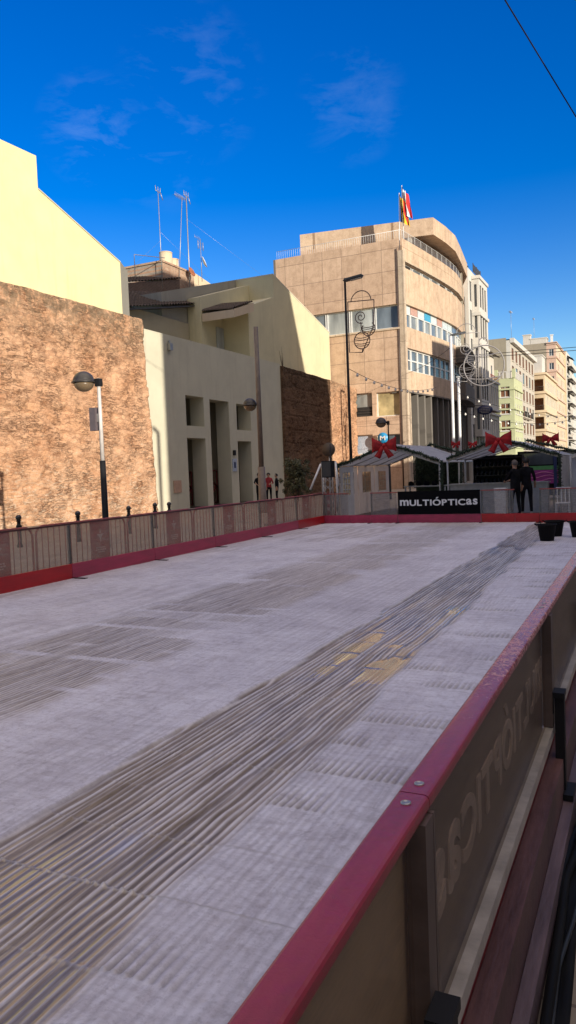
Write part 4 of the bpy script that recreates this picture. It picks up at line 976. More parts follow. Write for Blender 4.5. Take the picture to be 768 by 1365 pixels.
# recessed ground floors with fins and tall panes
b = BM(); mapped_box(b, MS, .3, UL, 0, 8.0, 1.0, 1.2, 0, 24); obj('lower_wall', b, M['dark_con'], tb)
b = BM(); mapped_box(b, MS, 0.01, UL, 7.9, 8.015, .0, 1.3, 0, 24); obj('soffit', b, M['dark_con'], tb)
for k in range(13):
    u = .9+k*1.55; b = BM(); mapped_box(b, MS, u, u+.30, 0, 7.895, .12, .98); obj('pillar', b, M['tant'] if k < 1 else M['finc'], tb)
    if k < 12:
        window(tb, MS, (u+.34, u+1.5, 4.7, 7.8), .95, M['glassm'] if k % 2 else M['glass'], M['frame_d'], 2, 0, .06); window(tb, MS, (u+.34, u+1.5, 1.2, 4.3), .95, M['glass'], M['frame_d'], 2, 1, .06)
b = BM(); mapped_box(b, MS, -.0, .6, 0, 8.0, .0, .5); obj('corner_pier', b, M['tant'], tb)
# railings on the parapets
b = BM()
for u in np.arange(-28.8, -17.6, .2): tube(b, [(u, 60.15, 20.3), (u, 60.15, 21.0)], .010, 4)
tube(b, [(-28.8, 60.15, 21.0), (-17.6, 60.15, 21.0)], .02, 5)

obj('roof_railing', b, M['white_m'], tb)
b = BM(); mapped_box(b, MS, .3, 19, 20.32, 20.95, .1, .115, 0, 16); obj('terrace_screen', b, M['plexib'], tb)
b = BM()
for u in np.arange(.3, 19, 1.3): p = MS(u, 20.3, .1); tube(b, [p, (p[0], p[1], 21.0)], .016, 5)
tube(b, [MS(u, 21.0, .1) for u in np.arange(.3, 19, 1)], .018, 5); obj('terrace_railing', b, M['white_m'], tb)
# penthouse storey
b = BM(); prism(b, [(-27.35, 62.0, 21.3), (-15.85, 63.85, 21.3), (-15.5, 66.8, 21.3), (-15.35, 69.9, 21.3), (-15.75, 74.0, 21.3), (-16.4, 79.8, 21.3), (-18.5, 86, 21.3), (-27.35, 86, 21.3)], (0, 0, 1.42)); obj('penthouse_band', b, M['tans'], tb)
b = BM(); prism(b, [(-27.35, 62.001, 19.2), (-18.4, 63.4, 19.2), (-18.4, 86, 19.2), (-27.35, 86, 19.2)], (0, 0, 2.098)); obj('penthouse_wall', b, M['tanf'], tb)
for k, u in enumerate((2.2, 5.4, 8.6, 12, 15.2)):
    p = MS(u+1.5, 20, .9); b = BM(); box(b, p[0]-.18, p[1]-.18, 19.2, p[0]+.18, p[1]+.18, 21.295); obj('column', b, M['whitestone'] if k % 2 == 0 else M['tant'], tb)
# far end strip: vertical stair shafts
b = BM(); mapped_box(b, MS, 17.6, 18.1, 8.1, 21.25, -.06, .2); obj('stair_strip', b, M['greyr'], tb)
for z in (10, 12, 14.2, 16.4, 18.6):
    b = BM(); mapped_box(b, MS, 20.5, 21.4, z, z+.9, -.02, .3); obj('shaft_window', b, M['dark'], tb)
# logo disc on the ground floor window
r = thing('round_shop_sign', 'blue round shop sign with a white letter M above the left tent', 'sign', (-19.5, 59.4, 4.1))
b = BM(); lathe(b, (0, 0, 0), [(.45, 0), (.45, .05), (.001, .051)], 28)
T = Matrix.Translation((-19.45, 59.5, 4.25)) @ Matrix.Rotation(PI/2, 4, 'X')
for v_ in b.verts: v_.co = T @ v_.co
obj('disc', b, M['cyan'], r)
b = BM(); lettering(b, 'M', Matrix(((1, 0, 0, -19.68), (0, 0, -1, 59.43), (0, 1, 0, 4.08), (0, 0, 0, 1))), .46, .36); obj('letter', b, M['letter'], r)
# flags
def flag(x, y, z, h, stripes, label, tilt, side=1):
    r = thing('flag', label, 'flag', (x, y, z), 'flags at the corner of the tan building')
    b = BM(); tube(b, [(x, y, z-2.5), (x+tilt, y, z+h)], .035, 6); obj('flagpole', b, M['white_m'], r)
    b = BM(); n_, m_ = 14, 10; top_ = Vector((x+tilt*.98, y, z+h-.1))
    for i in range(n_):
        for j in range(m_):
            def q(i, j):
                s, t_ = i/n_, j/m_
                return top_ + Vector((side*t_*(.42+.45*s)+.07*math.sin(t_*14+s*3), -.18*math.sin(t_*11+s*2), -s*2.2-t_*.65-.1*math.sin(s*5)))
            if len(stripes) > 4: mi = int(j*len(stripes)/m_)
            else: mi = int(j*len(stripes)/m_)
            quad(b, [q(i, j), q(i+1, j), q(i+1, j+1), q(i, j+1)], mi).smooth = True
    bmesh.ops.remove_doubles(b, verts=b.verts, dist=1e-4)
    obj('flag_cloth', b, [M[s] for s in stripes], r)
flag(-17.85, 60.4, 20.4, 3.6, ['flag_b', 'flag_y', 'flag_r', 'flag_y', 'flag_r', 'flag_y'], 'yellow and red striped limp flag, leftmost at the corner', .15, 1)
flag(-17.45, 60.5, 20.4, 4.2, ['flag_b', 'flag_w', 'flag_b', 'flag_w', 'flag_r', 'flag_r'], 'blue white and red limp flag on the tallest corner pole', -.05, 1)

# ================================================================== STREET BUILDINGS
def facade(root, Mf, u0, u1, v0, v1, cols, rows, wm, wall_m, fm, ww=.5, wh=.6, depth=.25, name='wall', nv=2, jam=None, sill=None, bottom=3.8, marg=.5, win=True):
    if 'X' in name or Mf(0, 0, 0)[1] == 0: depth = .07
    du = (u1-u0-2*marg)/cols; dv = (v1-v0-bottom-.6)/rows; hs = []
    for i in range(cols):
        for j in range(rows):
            cu_, cv = u0+marg+(i+.5)*du, v0+bottom+(j+.45)*dv
            hs.append((cu_-du*ww/2, cu_+du*ww/2, cv-dv*wh/2, cv+dv*wh/2))
    for i in range(cols):
        cu_ = u0+marg+(i+.5)*du; hs.append((cu_-du*.38, cu_+du*.38, v0+.3, v0+bottom-.7))
    b = holed(Mf, u0, u1, v0, v1, hs, depth); obj(name, b, wall_m, root)
    for k, h in enumerate(hs):
        m_ = wm[k % len(wm)]
        window(root, Mf, h, depth-.01 if depth > .1 else depth+.005, M[m_], fm, nv, 0, .07, 1, .10 if depth > .1 else .035)
        if sill is not None and k < cols*rows:
            b = BM(); mapped_box(b, Mf, h[0]-.12, h[1]+.12, h[2]-.14, h[2]-.004, -.12, .05); obj('sill', b, sill, root)
    return hs
def shell(root, x, y0, y1, depth, h, mat, roof_m=None, name='rear_walls'):
    b = BM()
    quad(b, [(x-depth, y0, 0), (x-depth, y1, 0), (x-depth, y1, h), (x-depth, y0, h)])
    quad(b, [(x-depth, y1, 0), (x, y1, 0), (x, y1, h), (x-depth, y1, h)])
    quad(b, [(x-depth, y0, h-.05), (x, y0, h-.05), (x, y1, h-.05), (x-depth, y1, h-.05)])
    obj(name, b, mat, root)
def bands(root, Mf, u0, u1, zs, m_, th=.22, out=.14, name='cornice'):
    for z in zs:
        b = BM(); mapped_box(b, Mf, u0, u1, z, z+th, -out, .05); obj(name, b, m_, root)
def side(x): return lambda u, v, d: (x-d, u, v)
def front(y): return lambda u, v, d: (u, y+d, v)

# white tower
r = thing('white_tower_block', 'tall slim white building with projecting glazed bay beside the tan one', 'building', (-17.4, 86, 0))
facade(r, side(-17.4), 84.9, 93.4, 0, 23.6, 4, 6, ['glassm', 'glass'], M['whitestone'], M['frame_d'], .5, .7)
b = BM(); quad(b, [(-28, 84.85, 0), (-17.4, 84.85, 0), (-17.4, 84.85, 24), (-28, 84.85, 24)]); obj('front_wall', b, M['whitestone'], r); shell(r, -17.4, 84.85, 93.4, 9, 23.6, M['whitestone'])
hs = [(-17.15, -16.85, 5.3+k*3.45+.5, 5.3+k*3.45+3.0) for k in range(5)]
b = holed(front(87), -17.38, -16.6, 5, 22.9, hs, .2); obj('bay_front', b, M['whitestone'], r)
for h in hs: window(r, front(87), h, .19, M['glassm'], M['frame_d'], 1, 0, .05)
hs = [(87.5+i*1.4, 88.5+i*1.4, 5.3+k*3.45+.5, 5.3+k*3.45+3.0) for k in range(5) for i in range(3)]
b = holed(side(-16.6), 87, 92, 5, 22.9, hs, .2); obj('bay_side', b, M['whitestone'], r)
for h in hs: window(r, side(-16.6), h, .19, M['glassm'], M['frame_d'], 1, 0, .05)
b = BM(); quad(b, [(-17.4, 87, 22.89), (-16.6, 87, 22.89), (-16.6, 92, 22.89), (-17.4, 92, 22.89)]); quad(b, [(-17.4, 87, 5.01), (-16.6, 87, 5.01), (-16.6, 92, 5.01), (-17.4, 92, 5.01)]); quad(b, [(-17.4, 92, 5), (-16.6, 92, 5), (-16.6, 92, 22.9), (-17.4, 92, 22.9)]); obj('bay_caps', b, M['whitestone'], r)
bands(r, front(87), -17.38, -16.45, [8.2, 11.7, 15.1, 18.6, 22.7], M['whitestone'], .35, .15)
bands(r, side(-16.6), 87, 92.1, [8.2, 11.7, 15.1, 18.6, 22.7], M['whitestone'], .35, .15)
b = BM()
for k in range(60):
    p = Vector((random.uniform(-18.6, -17.5), random.uniform(85, 87), random.uniform(23.6, 24.6))); q = Vector([random.uniform(-.2, .2) for _ in range(3)]); w_ = Vector([random.uniform(-.2, .2) for _ in range(3)])
    quad(b, [p, p+q, p+q+w_, p+w_])
tag(base_origin(obj('roof_shrub', b, M['leaf'], recalc=False), (-18, 86, 23.6)), 'small leafy plant on the roof of the white tower', 'plant')
r2 = thing('roof_mesh_screen', 'dark mesh screen on the white tower roof', 'screen', (-17.2, 89, 23.6)); obj('panel', bbox(-17.3, 87.5, 23.61, -17.25, 91.5, 24.5), M['frame_d'], r2)
b = BM(); [tube(b, [(-17.27, y, 23.61), (-17.27, y, 24.6)], .05, 5) for y in (87.4, 89.5, 91.6)]; obj('posts', b, M['frame_d'], r2)

# bay windowed house
r = thing('bay_window_house', 'three storey grey house with two projecting bay windows and tiled eave', 'building', (-17, 98, 0))
facade(r, side(-18.2), 93.5, 104.5, 0, 16.1, 4, 4, ['glass', 'glassm'], M['bayr'], M['frame_d'], .42, .66)
b = BM(); quad(b, [(-27, 93.45, 0), (-18.2, 93.45, 0), (-18.2, 93.45, 16.1), (-27, 93.45, 16.1)]); obj('front_wall', b, M['bayr'], r); shell(r, -18.2, 93.45, 104.5, 9, 16.1, M['bayr'])
tiles('eave_roof', (-17.5, 93.4, 16.0), (-17.5, 105, 16.0), (-20, 93.4, 17.2), (-20, 105, 17.2), 20, r)
for z0, z1 in ((4.5, 7.7), (8.9, 11.9)):
    hs = [(-18.0, -17.6, z0+.5, z1-.2)]; b = holed(front(97), -18.19, -17.4, z0, z1+.3, hs, .2); obj('bay_front', b, M['bayr'], r); window(r, front(97), hs[0], .19, M['shutter'], M['frame_d'], 1)
    hs = [(97.4+i*1.5, 98.4+i*1.5, z0+.5, z1-.2) for i in range(4)]; b = holed(side(-17.4), 97, 103, z0, z1+.3, hs, .2); obj('bay_side', b, M['bayr'], r)
    for h in hs: window(r, side(-17.4), h, .19, M['glassm'], M['frame_w'], 1)
    b = BM(); box(b, -18.19, 96.8, z1+.301, -17.2, 103.2, z1+.55); obj('bay_slab', b, M['whitestone'], r); b = BM(); box(b, -18.19, 96.8, z0-.3, -17.2, 103.2, z0-.001); obj('bay_slab', b, M['whitestone'], r)
    tb_ = BM(); tube(tb_, [(-17.35, 97, z1+1.2), (-17.35, 103, z1+1.2)], .04, 5)
    for y in np.arange(97, 103.1, .4): tube(tb_, [(-17.35, y, z1+.55), (-17.35, y, z1+1.2)], .02, 4)
    obj('bay_railing', tb_, M['darkred_m'], r)
# green house
r = thing('green_house', 'pale green house with balustraded roof and brown shuttered windows', 'building', (-17, 117, 0))
facade(r, front(113.6), -19.6, -17, 0, 14.2, 1, 4, ['shutter'], M['green'], M['frame_w'], .62, .62, marg=.2, sill=M['whitestone'])
facade(r, side(-17), 113.6, 121.8, 0, 14.2, 4, 4, ['shutter', 'shutter', 'glassb'], M['green'], M['frame_w'], .5, .62, sill=M['whitestone'])
shell(r, -17, 113.6, 121.8, 9, 14.2, M['green'])
b = BM(); quad(b, [(-26, 113.6, 0), (-19.6, 113.6, 0), (-19.6, 113.6, 14.2), (-26, 113.6, 14.2)]); obj('front_left_wall', b, M['green'], r)
for Mf, a, c in ((front(113.6), -19.7, -16.85), (side(-17), 113.5, 121.8)):
    bands(r, Mf, a, c, [4.0, 6.9, 9.6, 12.5], M['green'], .25, .2); bands(r, Mf, a, c, [15.1], M['whitestone'], .12, .1, 'balustrade_rail')
b = BM()
for y in np.arange(113.7, 121.8, .5): box(b, -17.05, y-.08, 14.201, -16.9, y+.08, 15.09)
for x in np.arange(-19.5, -17, .5): box(b, x-.08, 113.5, 14.201, x+.08, 113.65, 15.09)
obj('balusters', b, M['whitestone'], r)
for x in (-19.5, -17.0): b = BM(); box(b, x-.22, 113.35, 14.202, x+.22, 113.8, 15.5); obj('roof_pier', b, M['green'], r)
# grey-sided block
r = thing('grey_sided_block', 'block with large blank grey brown side wall and white street front', 'building', (-18.7, 135, 0))
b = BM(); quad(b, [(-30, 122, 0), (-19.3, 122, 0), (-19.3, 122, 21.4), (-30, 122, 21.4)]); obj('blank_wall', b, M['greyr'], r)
facade(r, front(122), -19.3, -18.7, 0, 21.0, 1, 1, ['shutter'], M['whitestone'], M['frame_w'], .1, .1, marg=.1)
hs = facade(r, side(-18.7), 122, 150, 0, 21.2, 7, 6, ['shutter', 'shutter', 'glassm', 'shutter'], M['whitestone2'], M['frame_d'], .55, .70, sill=M['whitestone2'])
for h in hs[6:30:6]+hs[8:32:6]:
    b = BM(); box(b, -18.69, h[0]-.4, h[2]-.32, -17.9, h[1]+.4, h[2]-.16); bal = obj('balcony', b, M['whitestone2'], r)
    b = BM(); tube(b, [(-17.93, h[0]-.4, h[2]+.75), (-17.93, h[1]+.4, h[2]+.75)], .03, 4)
    for y in np.arange(h[0]-.4, h[1]+.4, .22): tube(b, [(-17.93, y, h[2]-.16), (-17.93, y, h[2]+.75)], .015, 4)
    obj('railing', b, M['frame_d'], bal)
shell(r, -18.7, 122, 150, 11, 21.2, M['greyr']); bands(r, side(-18.7), 122, 150, [20.6], M['whitestone'], .7, .6)
# cream balcony block
r = thing('cream_balcony_block', 'cream building with deep dark corner balconies, lit by the sun', 'building', (-17, 160, 0))
FZ = [4.2+k*3.6 for k in range(4)]
hs = [(-19.7, -17.25, z+.4, z+2.7) for z in FZ]
b = holed(front(151.6), -22, -17, 0, 18.9, hs, 1.8); obj('front_wall', b, M['cream'], r)
for h in hs:
    b = BM(); quad(b, [front(151.6)(h[0], h[2], 1.8), front(151.6)(h[1], h[2], 1.8), front(151.6)(h[1], h[3], 1.8), front(151.6)(h[0], h[3], 1.8)]); bal = obj('balcony_back', b, M['shutter'], r)
    b = BM(); [tube(b, [(x, 151.55, h[2]), (x, 151.55, h[2]+.9)], .02, 4) for x in np.arange(-19.6, -17.2, .3)]; tube(b, [(-19.7, 151.55, h[2]+.9), (-17.2, 151.55, h[2]+.9)], .03, 4); obj('railing', b, M['frame_d'], bal)
facade(r, side(-17), 151.6, 173, 0, 18.9, 8, 5, ['glassb', 'glassb', 'glassm'], M['cream'], M['frame_w'], .55, .62)
shell(r, -17, 151.6, 173, 11, 18.9, M['cream']); bands(r, side(-17), 151.5, 173, [z-.1 for z in FZ]+[18.5], M['cream'], .4, .35); bands(r, front(151.6), -22, -16.7, [z-.1 for z in FZ]+[18.5], M['cream'], .4, .35)
r2 = thing('roof_hut', 'white cube shaped hut on the cream building roof', 'roof hut', (-18.4, 154, 18.9)); obj('walls', bbox(-19.8, 153, 18.86, -17.6, 158, 22.3), M['whitestone'], r2); obj('roof_slab', bbox(-19.95, 152.85, 22.301, -17.45, 158.2, 22.5), M['whitestone'], r2)
# pink tall block
r = thing('pink_apartment_block', 'tallest pink apartment block with grey blank gable and roof clutter', 'building', (-17, 182, 0))
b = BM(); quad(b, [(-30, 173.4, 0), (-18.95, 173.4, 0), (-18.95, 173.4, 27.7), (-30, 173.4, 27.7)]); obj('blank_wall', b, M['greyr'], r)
facade(r, front(173.4), -18.95, -17, 0, 27.7, 1, 8, ['glass', 'glassm'], M['pink'], M['frame_w'], .62, .5, marg=.15)
facade(r, side(-17), 173.4, 192, 0, 27.7, 6, 8, ['glassb', 'glassm', 'shutter'], M['cream'], M['frame_w'], .55, .55)
shell(r, -17, 173.4, 192, 13, 27.7, M['greyr'])
for Mf, a, c in ((front(173.4), -18.95, -16.8), (side(-17), 173.3, 192)): bands(r, Mf, a, c, [3.6+k*2.95 for k in range(9)]+[27.4], M['pink'], .35, .25)
for i, (x, y, w_, d_, h_, m_, lab) in enumerate(((-23.5, 177, 1.6, 1.6, 2.6, 'whitestone', 'left roof hut with chimney on the pink block'), (-21, 177, 3.5, 3, 1.6, 'whitestone', 'low white roof hut on the pink block'), (-18.3, 178, .5, .5, 2.2, 'white_m', 'white pipe vent at the corner of the pink block roof'))):
    q = thing('roof_hut', lab, 'roof hut', (x, y, 27.7)); obj('walls', bbox(x-w_/2, y, 27.66, x+w_/2, y+d_, 27.7+h_), M[m_], q); obj('cap', bbox(x-w_/2-.12, y-.12, 27.701+h_, x+w_/2+.12, y+d_+.12, 27.9+h_), M[m_], q)
antenna(-18.7, 123.5, 21.3, 25.6, 'thin aerial on the grey sided block', 'yagi'); antenna(-22, 178, 29, 34, 'thin aerial on the pink block roof', 'yagi')
# white balcony block
r = thing('white_balcony_block', 'white block beyond the pink one with dark awnings over stacked balconies', 'building', (-16.6, 202, 0))
b = BM(); quad(b, [(-30, 192.05, 0), (-16.6, 192.05, 0), (-16.6, 192.05, 28), (-30, 192.05, 28)]); obj('front_wall', b, M['cream'], r)
facade(r, side(-16.6), 192.1, 213, 0, 28.2, 5, 8, ['glassm', 'shutter'], M['whitestone'], M['frame_w'], .5, .6)
shell(r, -16.6, 192.1, 213, 12, 28.2, M['whitestone'])
for k in range(8):
    z = 4.2+k*2.95; b = BM(); box(b, -16.59, 194, z-.15, -15.5, 211, z); box(b, -15.6, 194, z+.001, -15.5, 211, z+.95); bal = obj('balcony', b, M['whitestone'], r)
    b = BM(); prism(b, [(-16.55, 194.5, z+2.5), (-15.3, 194.5, z+1.7), (-15.3, 194.5, z+1.62), (-16.55, 194.5, z+2.42)], (0, 6, 0)); obj('awning', b, M['blackc'], bal)
# farther blocks
for k, (x, y0, y1, h, m_, lab) in enumerate(((-17.5, 213.5, 240, 25, 'whitestone', 'distant white block at the right edge, beyond the balcony block'), (-16.5, 241, 280, 20, 'cream', 'distant cream block down the street at the right edge'), (-17, 282, 330, 26, 'pink', 'farthest pinkish block at the end of the street'))):
    r = thing('distant_block', lab, 'building', (x, y0, 0)); facade(r, side(x), y0, y1, 0, h, 8, 7, ['glassm', 'shutter', 'glassb'], M[m_], M['frame_w'], .5, .6); facade(r, front(y0), x-8, x, 0, h, 3, 7, ['glassm', 'glass'], M[m_], M['frame_w'], .5, .6)
    shell(r, x, y0, y1, 8, h, M[m_]); bands(r, side(x), y0, y1, [h-.5], M['whitestone'], .5, .4)
# the opposite side of the street and the square's right side: real blocks outside the photo that shade the rink
for k, (x, y0, y1, prof, m_, lab) in enumerate((
        (9, -60, 13.1, [(-60, 6.4), (13.1, 6.4)], 'cream', 'long low cream row right of the rink, outside the photo'),
        (9, 13.1, 35.1, [(13.1, 27.5), (31.8, 27.5), (31.8, 22.7), (34.1, 17), (35.1, 14)], 'bayr', 'tall grey block right of the rink, outside the photo'),
        (9, 35.2, 50, [(35.2, 8.0), (50, 8.0)], 'cream', 'low cream house right of the street, outside the photo'),
        (9, 50.1, 88, [(50.1, 18.4), (88, 18.4)], 'pink', 'pink block right of the street, outside the photo'),
        (9, 88.1, 330, [(88.1, 7.5), (330, 7.5)], 'whitestone', 'long low white row right of the street, outside the photo'))):
    r = thing('shading_block', lab, 'building', (x, y0, 0))
    b = BM(); pts = [(y0, 0)] + prof + [(y1, 0)]; prism(b, [(x, y, z) for y, z in pts], (9, -5.5, 0)); obj('walls', b, M[m_], r)
    hmin = min(p[1] for p in prof)
    for i in range(int((y1-y0)/4)):
        for j in range(int(hmin/3.2)):
            yy_, zz = y0+1.5+i*4, 1.2+j*3.2
            if i < 12: obj('window', bbox(x-.03, yy_, zz, x-.002, yy_+1.3, zz+1.6), M['glass'], r)

# ================================================================== TENTS
def ribbon_bow(p, s, label, m4=None):
    r = thing('ribbon_bow', label, 'bow', p, 'red ribbon bows on the tents')
    X = Matrix.Translation(p) @ Matrix.Scale(s, 4)
    def add(name, fn):
        b = BM(); fn(b)
        for v_ in b.verts: v_.co = X @ v_.co
        for f in b.faces: f.smooth = True
        obj(name, b, M['bow'], r)
    for sg in (-1, 1):
        def loop(b):
            n_ = 10; rows = []
            for i in range(n_+1):
                t_ = i/n_; ang = t_*PI
                # fat puffed loop: narrow at knot, wide outside
                wx = sg*(.08+.95*math.sin(ang/2)); hh = .14+.46*math.sin(ang/2)**.8*(1+.08*math.sin(t_*9))
                rows.append((wx, hh, .20*math.sin(ang)))
            for (xa, ha, da), (xb, hb, db) in zip(rows, rows[1:]):
                for q in range(6):
                    za0, za1 = -1+q/3, -1+(q+1)/3
                    f0 = lambda x, h, d, z: (x, -d*(1-.55*z*z)-.03*math.sin(z*7+x*4), h*z+.10*abs(x))
                    quad(b, [f0(xa, ha, da, za0), f0(xb, hb, db, za0), f0(xb, hb, db, za1), f0(xa, ha, da, za1)])
                    g0 = lambda x, h, d, z: (x, d*.8*(1-.55*z*z)+.04, h*z+.10*abs(x))
                    quad(b, [g0(xa, ha, da, za0), g0(xa, ha, da, za1), g0(xb, hb, db, za1), g0(xb, hb, db, za0)])
            bmesh.ops.remove_doubles(b, verts=b.verts, dist=1e-4)
        add('loop', loop)
        def tail(b):
            for i in range(5):
                t0, t1 = i/5, (i+1)/5
                f0 = lambda t, w_: (sg*(.05+.55*t)+w_*(.10+.15*t), -.08-.07*math.sin(t*6), -.1-.85*t+w_*sg*.12)
                quad(b, [f0(t0, -1), f0(t1, -1), f0(t1, 1), f0(t0, 1)])
            bmesh.ops.remove_doubles(b, verts=b.verts, dist=1e-4); bmesh.ops.solidify(b, geom=b.faces[:], thickness=.02)
        add('tail', tail)
    add('knot', lambda b: (bmesh.ops.create_uvsphere(b, u_segments=12, v_segments=8, radius=.2), [setattr(v_.co, 'y', v_.co.y*.9) for v_ in b.verts]))
    return r
def garland(pts, label, r=.085, dens=260):
    b = BM(); P_ = [Vector(p) for p in pts]; tube(b, P_, r*.45, 6)
    for a, c in zip(P_, P_[1:]):
        ln = (c-a).length
        for k in range(int(ln*dens)):
            p = a.lerp(c, random.random()); d = Vector([random.gauss(0, 1) for _ in range(3)]).normalized(); q = Vector([random.gauss(0, 1) for _ in range(3)]).normalized()
            e = p+d*r*random.uniform(.7, 1.35); w_ = q*.016
            b.faces.new([b.verts.new(p-w_), b.verts.new(p+w_), b.verts.new(e+w_*.6), b.verts.new(e-w_*.6)])
    return tag(base_origin(obj('garland', b, M['needle'], recalc=False), pts[0]), label, 'garland', 'fir garlands on the tents')
def tent(x0, x1, y0, y1, ze, zr, label, left_wall=True, right_wall=False):
    xm = (x0+x1)/2
    r = thing('market_tent', label, 'tent', (xm, y0, 0), 'white gabled tents beyond the ice')
    for sgn, xa in ((-1, x0), (1, x1)):
        n_ = 16; m_ = 10; Pm = np.zeros((n_+1, m_+1, 3))
        for i in range(n_+1):
            for j in range(m_+1):
                s, t_ = i/n_, j/m_; sag = -.04*math.sin(PI*s)*math.sin(PI*t_) - .012*abs(math.sin(s*PI*4))
                Pm[i, j] = (xm+(xa-xm)*t_, y0+(y1-y0)*s, zr+(ze-zr)*t_+sag)
        me_ = grid_mesh('roof_slope', Pm); bm_ = BM(); bm_.from_mesh(me_); bmesh.ops.solidify(bm_, geom=bm_.faces[:], thickness=.012); obj('roof_slope', bm_, M['canvas'], r)
        b = BM(); prism(b, [(xa, y0-.012, ze-.11), (xm, y0-.012, zr-.11), (xm, y0-.012, zr+.005), (xa, y0-.012, ze+.005)], (0, -.012, 0)); obj('gable_fascia', b, M['canvasf'], r)
        for k in range(5):
            yk = y0+(y1-y0)*k/4; b = BM(); tube(b, [(xa, yk, ze-.05), (xm, yk, zr-.05)], .022, 6); obj('rafter', b, M['postw'], r)
        for yk in (y0, (y0+y1)/2, y1):
            b = BM(); tube(b, [(xa, yk, 0), (xa, yk, ze-.02)], .03, 8); obj('leg', b, M['postw'], r)
        b = BM(); tube(b, [(xa, y0, ze-.02), (xa, y1, ze-.02)], .025, 6); obj('eave_beam', b, M['postw'], r)
    b = BM(); tube(b, [(xm, y0, zr-.03), (xm, y1, zr-.03)], .025, 6); obj('ridge_beam', b, M['postw'], r)
    return r
M['postw'] = simple('white_grey_tent_tube', (.5, .5, .49), .45)
TLx0, TLx1, TLy0, TLy1, ZE, ZR = -9.9, -6.22, 25.0, 30.8, 1.88, 2.56
tl = tent(TLx0, TLx1, TLy0, TLy1, ZE, ZR, 'left white gabled tent with windowed side wall')
def wall_panel(root, Mf, u0, u1, z1, win=True, m_='canvas'):
    h = [(u0+(u1-u0)*.24, u0+(u1-u0)*.76, .82, 1.62)] if win else []
    b = holed(Mf, u0, u1, .02, z1, h, .02); p = obj('wall_panel', b, M[m_], root)
    if win:
        h = h[0]; b = BM(); mapped_box(b, Mf, h[0], h[1], h[2], h[3], .008, .012); obj('clear_window', b, M['pvc'], p)
        b = BM()
        for k in (1, 2): u = h[0]+(h[1]-h[0])*k/3; mapped_box(b, Mf, u-.012, u+.012, h[2], h[3], -.004, .005)
        for k in (1, 2, 3): v_ = h[2]+(h[3]-h[2])*k/4; mapped_box(b, Mf, h[0], h[1], v_-.012, v_+.012, -.008, -.005)
        obj('window_bars', b, M['canvas'], p)
    return p
for k in range(3): wall_panel(tl, lambda u, v, d: (-9.86+d, u, v), TLy0+.05+k*1.93, TLy0+.05+(k+1)*1.93-.03, ZE-.05)
wall_panel(tl, lambda u, v, d: (u, TLy0+.04+d, v), -9.86, -9.32, ZE-.05)
TRx0, TRx1, TRy0, TRy1 = -5.95, -2.40, 25.0, 30.5
tr = tent(TRx0, TRx1, TRy0, TRy1, 1.95, 2.52, 'middle white gabled tent with skate counter inside')
for k in range(3): wall_panel(tr, lambda u, v, d: (-2.37-d, u, v), TRy0+.03+k*1.83, TRy0+(k+1)*1.83, 1.9, False)
t3 = tent(-2.1, 1.3, 25.2, 30.5, 1.9, 2.45, 'rightmost white tent, cut by the right edge of the photo')
for k in range(3): wall_panel(t3, lambda u, v, d: (u, 25.3+d, v), -2.08+k*1.12, -2.08+(k+1)*1.12-.02, 1.85, False)
def arc(p0, p1, sag, n_=10): return [Vector(p0).lerp(Vector(p1), i/n_)+Vector((0, 0, -sag*math.sin(PI*i/n_)+.02*math.sin(i*2.1))) for i in range(n_+1)]
xm = (TLx0+TLx1)/2
garland(arc((TLx0, 24.93, 1.9), (xm, 24.93, 2.56), .07), 'fir garland on the left slope of the left tent')
garland(arc((xm, 24.93, 2.56), (TLx1, 24.93, 1.9), -.04), 'fir garland on the right slope of the left tent')
garland(arc((TLx0+.02, 24.93, 1.88), (TLx0-.02, 24.93, .25), 0), 'fir garland hanging down the left corner post of the left tent')
xm2 = (TRx0+TRx1)/2
garland(arc((TRx0, 24.9, 1.95), (xm2, 24.9, 2.52), -.02), 'fir garland on the left slope of the middle tent')
garland(arc((xm2, 24.9, 2.52), (TRx1, 24.9, 1.93), .0), 'fir garland on the right slope of the middle tent')
garland(arc((TRx1, 24.9, 1.93), (TRx1, 24.9, .75), 0), 'fir garland hanging down the right post of the middle tent', .09)
garland(arc((TLx1+.1, 24.9, 1.9), (TLx1+.1, 24.9, .5), 0), 'fir garland hanging between the left and middle tents', .10)
garland(arc((TLx0, 30.85, 1.92), (xm, 30.85, 2.62), .05), 'fir garland on the rear gable of the left tent, left half')
garland(arc((xm, 30.85, 2.66), (TLx1, 30.85, 2.0), -.03), 'fir garland on the rear gable of the left tent, right half')
garland(arc((xm2, 30.55, 2.60), (TRx1+.3, 30.55, 2.0), -.02), 'fir garland on the rear gable of the middle tent')
ribbon_bow((xm-.02, 24.8, 2.50), .42, 'big red bow on the front peak of the left tent')
ribbon_bow((xm2-.05, 24.75, 2.49), .40, 'big red bow on the front peak of the middle tent')
ribbon_bow((-7.15, 31.6, 2.64), .18, 'small red bow behind the left tent roof, the left of two')
ribbon_bow((-6.45, 31.6, 2.60), .18, 'small red bow behind the left tent roof, right of two')
ribbon_bow((-3.3, 31.0, 2.64), .30, 'dark red bow behind the right slope of the middle tent')
ribbon_bow((-1.75, 32.5, 2.30), .28, 'red bow at the right edge, behind the tent roofs')

